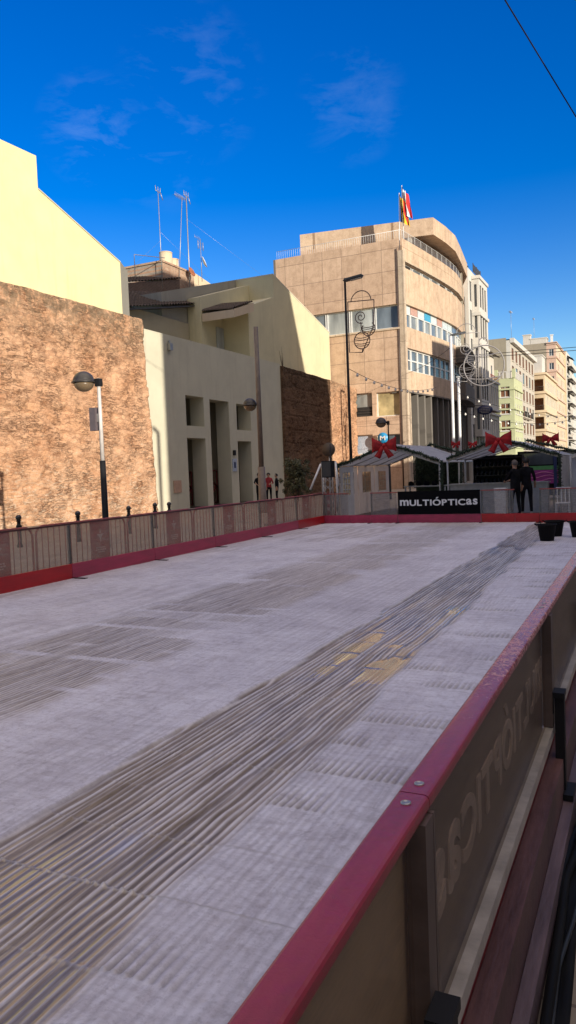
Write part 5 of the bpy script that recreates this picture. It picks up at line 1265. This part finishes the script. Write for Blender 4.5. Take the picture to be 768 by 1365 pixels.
# hedge and table in left tent
b = BM()
for k in range(5200):
    p = Vector((random.uniform(-8.9, -6.9), random.uniform(31.2, 31.9), random.uniform(.9, 2.2))); q = Vector([random.uniform(-.05, .05) for _ in range(3)]); w_ = Vector([random.uniform(-.05, .05) for _ in range(3)])
    b.faces.new([b.verts.new(p), b.verts.new(p+q), b.verts.new(p+q+w_), b.verts.new(p+w_)])
box(b, -8.85, 31.4, 0, -6.95, 31.8, 2.1)
tag(base_origin(obj('hedge_screen', b, M['needle'], recalc=False), (-7.9, 31.5, 0)), 'dark green leafy screen seen through the left tent', 'hedge')
r = thing('bench_table', 'low table with dark gear in the left tent', 'table', (-7.3, 27.8, 0)); obj('table_top', bbox(-8.2, 27.4, .98, -6.6, 28.1, 1.02), M['counter'], r)
for x in (-8.15, -6.65):
    for y in (27.45, 28.05): obj('leg', bbox(x-.025, y-.025, 0, x+.025, y+.025, .979), M['postw'], r)
b = BM()
for k in range(5):
    x = -8.0+k*.3; lathe(b, (x, 27.7, 1.02), [(.09, 0), (.12, .06), (.10, .13), (.03, .17)], 10)
tag(base_origin(obj('helmet_row', b, M['blackc']), (-7.4, 27.7, 1.02)), 'row of dark helmets on the table in the left tent', 'helmets')

# counter, shelves with skates
r = thing('rental_counter', 'long pale counter inside the middle tent', 'counter', (-4.6, 27, 0))
obj('front_board', bbox(-6.35, 27.0, 0, -3.0, 27.04, 1.02), M['counter'], r); obj('counter_top', bbox(-6.4, 26.9, 1.021, -2.95, 27.5, 1.06), M['counter'], r); obj('side_board', bbox(-3.05, 27.05, 0, -3.0, 27.45, 1.02), M['counter'], r)
r = thing('skate_shelf', 'dark shelving full of rental skates behind the counter', 'shelf', (-5, 29, 0))
obj('back_board', bbox(-5.9, 29.4, .3, -4.1, 29.44, 2.05), M['dark'], r)
for z in (.95, 1.28, 1.61, 1.94): obj('shelf', bbox(-5.9, 29.0, z, -4.1, 29.39, z+.03), M['frame_d'], r)
for x in (-5.93, -4.13): obj('side', bbox(x, 29.0, 0, x+.03, 29.39, 2.05), M['frame_d'], r)
def skate():
    r_ = thing('ice_skate', '', 'ice skate', (0, 0, 0), 'rental skates on the dark shelving')
    b = BM(); tube(b, [(0, .14, .05), (0, -.06, .06), (0, -.12, .055)], [.045, .04, .028], 8); tube(b, [(0, .11, .05), (0, .12, .20)], [.042, .045], 8); obj('boot', b, M['skate'], r_)
    obj('blade', bbox(-.004, -.13, 0, .004, .15, .028), M['grey_m'], r_); return r_
M['skate'] = simple('dark_blue_skate', (.03, .035, .05), .35)
sk = skate(); first = True
rowsn = ['lowest', 'middle', 'top']
for j, z in enumerate((.981, 1.311, 1.641)):
    for i in range(11):
        o = sk if first else copy_tree(sk); first = False
        o.location = (-5.78+i*.155, 29.15, z); o['label'] = 'rental ice skate on the %s shelf row, one among equals' % rowsn[j]
r = thing('white_cabinet', 'narrow white box standing before the counter left of the two people', 'cabinet', (-4.1, 24.3, 0))
obj('body', bbox(-4.26, 24.0, .09, -3.92, 24.4, .93), M['white_m'], r); obj('lid', bbox(-4.28, 23.98, .931, -3.90, 24.42, .955), M['white_m'], r); obj('plinth', bbox(-4.24, 24.02, .06, -3.94, 24.38, .089), M['grey_m'], r)
# hand on tent: loudspeaker truss
r = thing('truss_tower', 'slim metal truss tower at the rink corner carrying the speaker', 'truss', (-9.2, 22.3, 0))
b = BM(); cs = [(-9.33, 22.2), (-9.07, 22.2), (-9.07, 22.45), (-9.33, 22.45)]
for x, y in cs: tube(b, [(x, y, 0), (x, y, 2.0)], .02, 6)
obj('chords', b, M['grey_m'], r)
b = BM()
for k in range(8):
    for (xa, ya), (xb, yb) in zip(cs, cs[1:]+cs[:1]): 
        z0 = .05+k*.24; tube(b, [(xa, ya, z0), (xb, yb, z0+.24)], .009, 4)
obj('lattice', b, M['grey_m'], r); obj('base_plate', bbox(-9.45, 22.08, 0, -8.95, 22.57, .015), M['grey_m'], r)
r = thing('loudspeaker', 'black loudspeaker box on the truss tower', 'loudspeaker', (-9.0, 22.0, 1.5)); obj('cabinet', bbox(-9.15, 21.75, 1.5, -8.82, 22.05, 2.02), M['black_m'], r); obj('grille', bbox(-9.13, 21.742, 1.53, -8.84, 21.748, 1.99), M['frame_d'], r)
b = BM(); tube(b, [(-8.98, 22.1, 1.4), (-8.98, 22.12, 2.55)], .02, 6); obj('stand_rod', b, M['black_m'], r)
r = thing('round_road_sign', 'brownish round road sign seen from behind, above the loudspeaker', 'road sign', (-10.6, 26, 0))
b = BM(); tube(b, [(-10.6, 26, 0), (-10.6, 26, 2.75)], .035, 8); obj('post', b, M['grey_m'], r)
b = BM(); lathe(b, (0, 0, 0), [(.26, 0), (.26, .02), (.001, .021)], 24); T = Matrix.Translation((-10.6, 25.95, 2.5)) @ Matrix.Rotation(PI/2, 4, 'X')
for v_ in b.verts: v_.co = T @ v_.co
obj('disc', b, simple('sign_back', (.09, .065, .045), .5), r)
r = thing('folding_easel', 'leaning pale grey folding frame behind the loudspeaker', 'frame', (-9.9, 23.6, 0))
b = BM()
for p, q in (((-9.95, 23.6, 1.95), (-10.2, 23.2, 1.1)), ((-9.9, 23.6, 1.98), (-9.4, 23.6, 2.0)), ((-9.42, 23.6, 2.0), (-9.25, 23.4, 1.2)), ((-9.9, 23.6, 1.95), (-9.9, 23.7, 0)), ((-9.4, 23.6, 1.98), (-9.4, 23.7, 0))): tube(b, [p, q], .035, 6)
obj('bars', b, M['white_m'], r)
# fair stall behind
r = thing('fairground_stall', 'dark fair stall with green stripe and purple waves behind the middle tent', 'stall', (-3.9, 36, 0))
obj('body', bbox(-5.3, 36, .2, -1.8, 38, 2.25), M['blackc'], r); obj('green_stripe', bbox(-5.3, 35.97, 1.38, -1.8, 35.995, 1.56), M['greenp'], r); obj('lower_panel', bbox(-5.3, 35.97, .75, -1.8, 35.995, 1.37), M['purple'], r)
M['wave'] = simple('pale_pink_wave', (.5, .15, .35), .5)
b = BM()
for k in range(3): tube(b, [(-5.3+i*.175, 35.955, .92+k*.15+.06*math.sin(i*.9+k)) for i in range(21)], .02, 5)
obj('wave_lines', b, M['wave'], r)
for x in (-5.2, -3.5): obj('window', bbox(x, 35.97, 1.62, x+1.45, 35.99, 2.15), M['glass'], r)
obj('pillar', bbox(-3.72, 35.9, .2, -3.58, 35.96, 2.25), M['bluesign'], r)
# patio chairs behind right barrier
def cafe_chair(x, y, lab, rz_=0):
    r_ = thing('cafe_chair', lab, 'chair', (x, y, .06), 'plain white chairs beyond the rink gate')
    obj('seat', bbox(x-.2, y-.2, .50, x+.2, y+.2, .53), M['white_m'], r_)
    for sx in (-1, 1):
        for sy in (-1, 1): obj('leg', bbox(x+sx*.18-.015, y+sy*.18-.015, .06, x+sx*.18+.015, y+sy*.18+.015, .499), M['white_m'], r_)
    b = BM()
    for k in range(4): box(b, x-.18+k*.11, y+.18, .531, x-.15+k*.11, y+.2, .92)
    box(b, x-.2, y+.175, .921, x+.2, y+.205, .97); obj('backrest', b, M['white_m'], r_)
cafe_chair(-2.15, 23.0, 'white slatted chair behind the right end barrier')
# the plaza shrub
def shrub(x, y, rr, h, label, n_=7000):
    r_ = thing('round_shrub', label, 'shrub', (x, y, 0))
    b = BM()
    for k in range(7):
        a = random.uniform(0, 6.28); tube(b, [(x, y, 0), (x+.2*math.cos(a), y+.2*math.sin(a), h*.35), (x+.5*rr*math.cos(a), y+.5*rr*math.sin(a), h*.8)], [.05, .03, .01], 5)
    obj('trunk', b, M['bark'], r_)
    b = BM(); cl = [(Vector((x+random.gauss(0, rr*.5), y+random.gauss(0, rr*.5), h*.2+random.random()*h*.75)), random.uniform(.12, .3)) for _ in range(75)]
    for c_, s_ in cl:
        dx = math.hypot(c_.x-x, c_.y-y); zz = c_.z/h
        if dx > rr*(1.12-.75*abs(zz-.45)**1.3): continue
        for k in range(int(n_/75)):
            d = Vector([random.gauss(0, 1) for _ in range(3)]).normalized(); p = c_+d*s_*random.random()**.4; q = Vector([random.gauss(0, 1) for _ in range(3)]).normalized()*.05; w_ = q.cross(d).normalized()*.028
            b.faces.new([b.verts.new(p-q), b.verts.new(p+w_), b.verts.new(p+q), b.verts.new(p-w_)])
    obj('foliage', b, M['leafs'], r_, recalc=False)
M['leafs'] = simple('dusty_leaf', (.11, .115, .055), .6, var=.6, scale=14)
shrub(-16.0, 34.6, .85, 2.42, 'bushy round shrub between the porch wall and the dark earth wall')

# ================================================================== PEOPLE
def skin_body(joints, edges, radii, root, mats, matfn, name='body'):
    me_ = bpy.data.meshes.new('sk'); me_.from_pydata([Vector(j) for j in joints], edges, []); o = bpy.data.objects.new('sk', me_); COL.objects.link(o)
    sm = o.modifiers.new('s', 'SKIN'); sm.use_smooth_shade = True; ss = o.modifiers.new('u', 'SUBSURF'); ss.levels = 2
    for i, r_ in enumerate(radii):
        me_.skin_vertices[0].data[i].radius = (r_ if isinstance(r_, tuple) else (r_, r_))
        me_.skin_vertices[0].data[i].use_root = (i == 0)
    bpy.context.view_layer.update(); dg = bpy.context.evaluated_depsgraph_get()
    out = bpy.data.meshes.new_from_object(o.evaluated_get(dg)); bpy.data.objects.remove(o)
    out.materials.clear()
    for p in out.polygons: p.material_index = matfn(p.center); p.use_smooth = True
    o = obj(name, None, mats, root, me_in=out); return o
def person(x, y, zg, face, label, pose, top='blackc', legs='blackc', hair='hairb', shoes='blackc', h=1.75, long_coat=False, seed=0):
    r_ = thing('person', label, 'person', (x, y, zg))
    s = h/1.75; ca, sa = math.cos(face), math.sin(face)   # face = heading angle; forward = (ca, sa)
    def W(f, l, z): return (x+(ca*f-sa*l)*s, y+(sa*f+ca*l)*s, zg+z*s)
    J = [W(0, 0, .95), W(0, 0, 1.15), W(.0, 0, 1.38), W(.01, 0, 1.50), W(.03, 0, 1.60), W(.03, 0, 1.70)]
    R_ = [(.145*s, .11*s), (.13*s, .10*s), (.145*s, .11*s), .052*s, (.078*s, .09*s), (.068*s, .08*s)]
    Ed = [(0, 1), (1, 2), (2, 3), (3, 4), (4, 5)]
    fs, step = pose.get('step', .0), 0
    for sg in (-1, 1):
        k0 = len(J); off = fs*sg
        J += [W(0, .10*sg, .88), W(off*.5+.03, .11*sg, .50), W(off, .11*sg, .09), W(off+.14, .13*sg, .045)]
        R_ += [.095*s, .062*s, .045*s, .042*s]; Ed += [(0, k0), (k0, k0+1), (k0+1, k0+2), (k0+2, k0+3)]
    for sg, key in ((-1, 'R'), (1, 'L')):
        k0 = len(J); el, ha = pose.get(key, ((-.03, .21, 1.13), (.03, .22, .86)))
        J += [W(0, .17*sg, 1.41), W(el[0], el[1]*sg, el[2]), W(ha[0], ha[1]*sg, ha[2])]; R_ += [.062*s, .046*s, .033*s]; Ed += [(2, k0), (k0, k0+1), (k0+1, k0+2)]
        d = (Vector(J[k0+2])-Vector(J[k0+1])).normalized(); lat = d.cross(Vector((0, 0, 1))).normalized() if abs(d.z) < .9 else Vector((-sa, ca, 0))
        pm = Vector(J[k0+2])+d*.07; pk = len(J); J.append(tuple(pm)); R_.append(.026*s); Ed.append((k0+2, pk))
        for q, (lf, ln_) in enumerate(((-.027, .065), (-.009, .078), (.009, .072), (.026, .055))):
            a_ = len(J); J += [tuple(pm+lat*lf+d*.03), tuple(pm+lat*lf*1.15+d*ln_+Vector((0, 0, -.018)))]; R_ += [.0085*s, .007*s]; Ed += [(pk, a_), (a_, a_+1)]
        a_ = len(J); J += [tuple(Vector(J[k0+2])+lat*-.04*sg+d*.05)]; R_ += [.009*s]; Ed += [(k0+2, a_)]
    hands = [Vector(J[i]) for i in range(len(J))]
    wr = [J[16], J[16+0]]
    wrist = [Vector(j) for j, rr_ in zip(J, R_) if rr_ == .033*s]
    def mf(c):
        if c.z > zg+1.505*s: return 0
        for w_ in wrist:
            if (c-w_).length < .14*s and c.z < zg+1.5*s: return 0
        if c.z < zg+.10*s: return 3
        return 1 if c.z > zg+(.55 if long_coat else .93)*s else 2
    body = skin_body(J, Ed, R_, r_, [M['skin'], M[top], M[legs], M[shoes]], mf)
    # hair cap, nose, ears
    hc = Vector(W(.02, 0, 1.665)); b = BM(); bmesh.ops.create_uvsphere(b, u_segments=16, v_segments=12, radius=.108*s)
    for v_ in list(b.verts):
        loc = v_.co.copy(); fwd = loc.x*ca+loc.y*sa
        if fwd > .035*s and loc.z < .045*s: b.verts.remove(v_); continue
        if loc.z < -.075*s: b.verts.remove(v_); continue
        v_.co = hc + Vector((loc.x, loc.y, loc.z*1.06))
    for f in b.faces: f.smooth = True
    obj('hair', b, M[hair], r_)
    b = BM(); tube(b, [W(.115, 0, 1.645), W(.135, 0, 1.615), W(.11, 0, 1.605)], [.008*s, .014*s, .012*s], 6)
    for sg in (-1, 1): tube(b, [W(.02, .098*sg, 1.66), W(.01, .103*sg, 1.62)], [.012*s, .010*s], 6)
    obj('nose_and_ears', b, M['skin'], r_)
    b = BM()
    for sg in (-1, 1): tube(b, [W(.107, .032*sg-.012, 1.655), W(.107, .032*sg+.012, 1.655)], .007*s, 5)
    tube(b, [W(.108, -.02, 1.575), W(.112, 0, 1.574), W(.108, .02, 1.575)], .004*s, 5); obj('eyes_and_mouth', b, M['hairb'], r_)
    return r_
person(-3.70, 24.55, .06, PI*.78, 'person in black with short grey hair leaning one arm on the white box', {'R': ((.20, .25, 1.20), (.42, .15, 1.12)), 'L': ((.16, .23, 1.18), (.36, .10, 1.10)), 'step': .06}, hair='hairg', h=1.74)
person(-3.40, 24.85, .06, PI*.62, 'person in black with dark hair standing right of the grey haired one, white shoes', {'R': ((-.06, .23, 1.15), (.08, .27, .95)), 'step': .10}, shoes='shoe_w', h=1.80)
person(-19.52, 38.5, 0, -1.2, 'person in a red top and dark coat right of the brown pole', {'L': ((.05, .26, 1.15), (.22, .12, 1.12))}, top='redc', h=1.72)
person(-19.1, 38.7, 0, -2.8, 'person in a long black coat close beside the one in red', {}, h=1.66, long_coat=True)
person(-20.05, 38.3, 0, -.8, 'person in black half hidden behind the brown pole', {'R': ((.1, .3, 1.2), (.25, .2, 1.1))}, h=1.74, hair='hairg')
# shoulder bags
r = thing('handbag', 'black handbag held by the person behind the brown pole', 'handbag', (-19.8, 38.0, .75)); obj('bag', bbox(-19.98, 37.82, .72, -19.66, 37.98, 1.0), M['blackc'], r)
b = BM(); tube(b, [(-19.94, 37.9, 1.0), (-19.86, 37.95, 1.25), (-19.71, 37.9, 1.0)], .012, 5); obj('strap', b, M['blackc'], r)

# ================================================================== STREET DECORATIONS
def motif(o, s, mat, label, flip=1, name='wire_ornament', cat='christmas ornament'):
    """scroll and bauble outline of bent tube, hung in the plane facing the camera"""
    r_ = thing(name, label, cat, o, 'bent wire ornaments hung over the street')
    ox, oy, oz = o
    def Q(u, v): return (ox+flip*u*s, oy, oz+v*s)
    def sp(cx_, cy_, r0, r1, a0, a1, n_=22): return [Q(cx_+(r0+(r1-r0)*i/n_)*math.cos(a0+(a1-a0)*i/n_), cy_+(r0+(r1-r0)*i/n_)*math.sin(a0+(a1-a0)*i/n_)) for i in range(n_+1)]
    w = .022
    b = BM(); tube(b, [Q(0, 2.0), Q(1.1, 1.95)], w, 5); tube(b, [Q(0, 2.0), Q(0, 0), Q(.55, -.05)], w, 5); tube(b, [Q(1.1, 1.95), Q(1.05, .95), Q(.55, -.05)], w, 5); tube(b, sp(.55, 1.95, .42, .42, 0.1, PI-.1), w, 5); obj('outline', b, mat, r_)
    b = BM(); tube(b, sp(.52, 1.35, .04, .26, 0, 3.6*PI, 40), w*.9, 5); tube(b, [Q(.52, 1.15), Q(.54, .86)], w, 5); obj('scroll', b, mat, r_)
    b = BM(); tube(b, sp(.55, .42, .33, .33, -PI/2, 1.5*PI, 28), w, 5)
    for zz in (.56, .48, .33, .25): 
        hw = math.sqrt(max(0, .33**2-(zz-.42)**2)); tube(b, [Q(.55-hw+2*hw*i/8, zz-.05*math.sin(PI*i/8)) for i in range(9)], w*.8, 5)
    tube(b, [Q(.5, .78), Q(.55, .90), Q(.60, .78)], w, 5); tube(b, [Q(.55, .08), Q(.55, -.05)], w, 5); obj('bauble', b, mat, r_)
    b = BM(); tube(b, sp(.83, .85, .27, .27, PI*.8, 2.3*PI, 22), w, 5)
    for zz in (.88, .80, .95): tube(b, [Q(.58+.5*i/6, zz-.05*math.sin(PI*i/6)) for i in range(7)], w*.8, 5)
    obj('second_bauble', b, mat, r_)
    return r_
motif((-11.16, 30.02, 6.65), 1.05, M['bronze'], 'bronze wire ornament with baubles hung on the slim black lamp')
motif((-11.30, 50.02, 7.3), 1.55, M['wirew'], 'pale wire ornament with baubles hung on the white pole')
r = thing('ring_ornament', 'big pale wire ring bauble hung over the street', 'christmas ornament', (-9.2, 50, 8.4))
b = BM(); cx0, cz0, R0 = -9.35, 8.15, 1.30
tube(b, [(cx0+R0*math.cos(a), 50, cz0+R0*math.sin(a)) for a in np.linspace(0, 2*PI, 40)], .04, 6, cap=False); obj('ring', b, M['wirew'], r)
b = BM()
for zz in (-.75, .75): hw = math.sqrt(R0**2-zz**2); tube(b, [(cx0-hw+2*hw*i/12, 50, cz0+zz+.12*math.sin(PI*i/12)*(-1 if zz < 0 else -1)) for i in range(13)], .035, 5)
for xx in (-.5, -.35, -.1, .1): tube(b, [(cx0+xx, 49.98, cz0-1.1), (cx0+xx, 49.98, cz0+1.0)], .03, 5)
tube(b, [(cx0+.28*math.cos(a), 50, cz0+R0+.22+.28*math.sin(a)) for a in np.linspace(-.6, PI+.6, 14)], .035, 5); obj('bands', b, M['wirew'], r)
def span(p0, p1, sag, label, r_=.02, n_=24, name='overhead_wire', bulbs=0, mat='black_m', grp=None):
    P_ = [Vector(p0).lerp(Vector(p1), i/n_)+Vector((0, 0, -sag*4*(i/n_)*(1-i/n_))) for i in range(n_+1)]
    if not bulbs:
        b = BM(); tube(b, P_, r_, 5); return tag(base_origin(obj(name, b, M[mat]), p0), label, 'wire', grp)
    rt = thing(name, label, 'string lights', p0, grp); b = BM(); tube(b, P_, r_, 5); obj('cable', b, M[mat], rt)
    for k in range(1, bulbs):
        f = k/bulbs*n_; i = int(f); p = P_[i].lerp(P_[min(i+1, n_)], f-i); b = BM(); lathe(b, (p.x, p.y, p.z-.16), [(.01, 0), (.06, .03), (.07, .08), (.03, .14), (.03, .17)], 8); obj('bulb', b, M['bulb'], rt)
span((-7.4, 0, 16.8), (1.0, 31.5, 8.5), .15, 'dark cable crossing the top right corner of the sky', .016)
span((-11.4, 50, 8.95), (9, 54, 9.2), .1, 'horizontal support wire from the white lamp pole', .02)
span((-11.4, 50, 8.75), (9, 54, 9.0), .1, 'second support wire just below the first one', .02)
span((-17.4, 60, 9.4), (-11.4, 50, 9.6), .2, 'thin wire from the tan corner to the white lamp pole', .015)
span((1, 60, 18), (-6.5, 95, 12), .5, 'dark cable sloping down at the right edge behind the blocks', .025)
span((-11.25, 30, 6.0), (-12, 48, 6.8), .5, 'string of bulbs before the ground floor of the tan building', .012, name='string_lights', bulbs=14, mat='black_m', grp='strings of bulbs over the street')
span((-11.2, 50, 5.4), (-4, 60, 5.0), .7, 'lower string of pale bulbs right of the white poles', .015, name='string_lights', bulbs=16, mat='black_m', grp='strings of bulbs over the street')
span((-11.2, 50, 6.6), (-4, 66, 5.4), .6, 'upper string of pale bulbs right of the white poles', .015, name='string_lights', bulbs=14, mat='black_m', grp='strings of bulbs over the street')
r = thing('oval_sign', 'dark blue oval hanging shop sign on the bay window house', 'sign', (-13.9, 74, 6.6))
b = BM(); lathe(b, (0, 0, 0), [(.72, 0), (.72, .06), (.001, .061)], 28)
T = Matrix.Translation((-13.45, 72, 6.85)) @ Matrix.Rotation(PI/2, 4, 'X') @ Matrix.Scale(.62, 4, (0, 1, 0))
for v_ in b.verts: v_.co = T @ v_.co
obj('sign_plate', b, M['bluesign'], r)
b = BM()
for zz, w_ in ((7.05, .38), (6.9, .5), (6.75, .5), (6.62, .36)):
    for k in range(7): box(b, -13.45-w_+k*w_*.29, 71.92, zz-.04, -13.45-w_+k*w_*.29+w_*.2, 71.935, zz+.03)
obj('faint_marks', b, M['wirew'], r)
b = BM(); tube(b, [(-13.45, 72, 7.3), (-16.4, 72, 7.4)], .03, 5); obj('bracket', b, M['frame_d'], r)

# ================================================================== WORLD and SUN
WISPS = [(-.571, .715, .403, .9975, 1.0), (-.465, .762, .451, .996, .6), (-.517, .763, .388, .997, .5), (-.303, .853, .426, .998, .5)]
FILL_CLOUD = (7.2, 6.2, 5.9, 1)
EL = math.radians(10.5); az = Vector((.853, -.522))   # direction towards the sun
W_ = bpy.data.worlds.new('World'); S.world = W_; W_.use_nodes = True; t = W_.node_tree
bg = t.nodes['Background']; sky = t.nodes.new('ShaderNodeTexSky'); sky.sky_type = 'NISHITA'; sky.sun_disc = False
sky.sun_elevation = EL; sky.sun_rotation = math.atan2(az.x, az.y); sky.air_density = 1.0; sky.dust_density = .1; sky.ozone_density = 2.0; sky.altitude = 50
# faint cirrus wisps mixed over the sky
tc = t.nodes.new('ShaderNodeTexCoord'); mp = t.nodes.new('ShaderNodeMapping'); mp.inputs['Scale'].default_value = (8, 7, 20); L(t, tc.outputs['Generated'], mp.inputs[0])
cn = t.nodes.new('ShaderNodeTexNoise'); cn.inputs['Scale'].default_value = 1.6; cn.inputs['Detail'].default_value = 9; cn.inputs['Roughness'].default_value = .62; cn.inputs['Distortion'].default_value = .35; L(t, mp.outputs[0], cn.inputs['Vector'])
cr = t.nodes.new('ShaderNodeMapRange'); cr.inputs['From Min'].default_value = .50; cr.inputs['From Max'].default_value = .80; cr.inputs['To Max'].default_value = .10; L(t, cn.outputs['Fac'], cr.inputs['Value'])
wis = None
for wd in WISPS:
    dn = t.nodes.new('ShaderNodeVectorMath'); dn.operation = 'DOT_PRODUCT'; L(t, tc.outputs['Generated'], dn.inputs[0]); dn.inputs[1].default_value = wd[:3]
    wm_ = t.nodes.new('ShaderNodeMapRange'); wm_.inputs['From Min'].default_value = wd[3]; wm_.inputs['From Max'].default_value = 1.0; wm_.inputs['To Max'].default_value = wd[4]; L(t, dn.outputs['Value'], wm_.inputs['Value'])
    if wis is None: wis = wm_.outputs[0]
    else:
        a_ = t.nodes.new('ShaderNodeMath'); a_.operation = 'MAXIMUM'; L(t, wis, a_.inputs[0]); L(t, wm_.outputs[0], a_.inputs[1]); wis = a_.outputs[0]
wmul = t.nodes.new('ShaderNodeMath'); wmul.operation = 'MULTIPLY'; L(t, cr.outputs[0], wmul.inputs[0]); L(t, wis, wmul.inputs[1])
hsv = t.nodes.new('ShaderNodeHueSaturation'); hsv.inputs['Saturation'].default_value = 1.58; hsv.inputs['Hue'].default_value = .53; L(t, sky.outputs[0], hsv.inputs['Color'])
dk = t.nodes.new('ShaderNodeVectorMath'); dk.operation = 'DOT_PRODUCT'; L(t, tc.outputs['Generated'], dk.inputs[0]); dk.inputs[1].default_value = (az.x, az.y, 0)
dm = t.nodes.new('ShaderNodeMapRange'); dm.inputs['From Min'].default_value = 0; dm.inputs['From Max'].default_value = .6; dm.inputs['To Max'].default_value = .85; L(t, dk.outputs['Value'], dm.inputs['Value'])
sun_side_dim = t.nodes.new('ShaderNodeMix'); sun_side_dim.data_type = 'RGBA'; L(t, dm.outputs[0], sun_side_dim.inputs[0]); L(t, hsv.outputs[0], sun_side_dim.inputs[6]); sun_side_dim.inputs[7].default_value = (.9, .9, 1.0, 1)   # added grey that dims the unseen sky on the sun's side
mx = t.nodes.new('ShaderNodeMix'); mx.data_type = 'RGBA'; L(t, wmul.outputs[0], mx.inputs[0]); L(t, sun_side_dim.outputs[2], mx.inputs[6]); mx.inputs[7].default_value = (5.2, 5.9, 6.4, 1)
# unseen bright cloud overhead, added as fill light for the shade
sp_ = t.nodes.new('ShaderNodeVectorMath'); sp_.operation = 'DOT_PRODUCT'; L(t, tc.outputs['Generated'], sp_.inputs[0]); sp_.inputs[1].default_value = (az.x*.25, az.y*.25, .97)
c2 = t.nodes.new('ShaderNodeTexNoise'); c2.inputs['Scale'].default_value = 2.2; c2.inputs['Detail'].default_value = 6; L(t, mp.outputs[0], c2.inputs['Vector'])
ad_ = t.nodes.new('ShaderNodeMath'); ad_.operation = 'MULTIPLY_ADD'; L(t, c2.outputs['Fac'], ad_.inputs[0]); ad_.inputs[1].default_value = .35; L(t, sp_.outputs['Value'], ad_.inputs[2])
m2 = t.nodes.new('ShaderNodeMapRange'); m2.inputs['From Min'].default_value = .88; m2.inputs['From Max'].default_value = 1.06; m2.inputs['To Max'].default_value = .95; L(t, ad_.outputs[0], m2.inputs['Value'])
m3 = t.nodes.new('ShaderNodeMix'); m3.data_type = 'RGBA'; L(t, m2.outputs[0], m3.inputs[0]); L(t, mx.outputs[2], m3.inputs[6]); m3.inputs[7].default_value = FILL_CLOUD
L(t, m3.outputs[2], bg.inputs['Color']); bg.inputs['Strength'].default_value = .13
sl = bpy.data.lights.new('sun', 'SUN'); so = bpy.data.objects.new('sun', sl); COL.objects.link(so); sl.energy = 3.7; sl.angle = math.radians(.5); sl.color = (1, .915, .79)
d = Vector((-az.x*math.cos(EL), -az.y*math.cos(EL), -math.sin(EL))); so.rotation_euler = d.to_track_quat('-Z', 'Y').to_euler(); so.location = (30, -20, 30)
S.view_settings.view_transform = 'Standard'; S.view_settings.look = 'None'; S.view_settings.exposure = .66; S.view_settings.gamma = 1
S.render.engine = 'CYCLES'
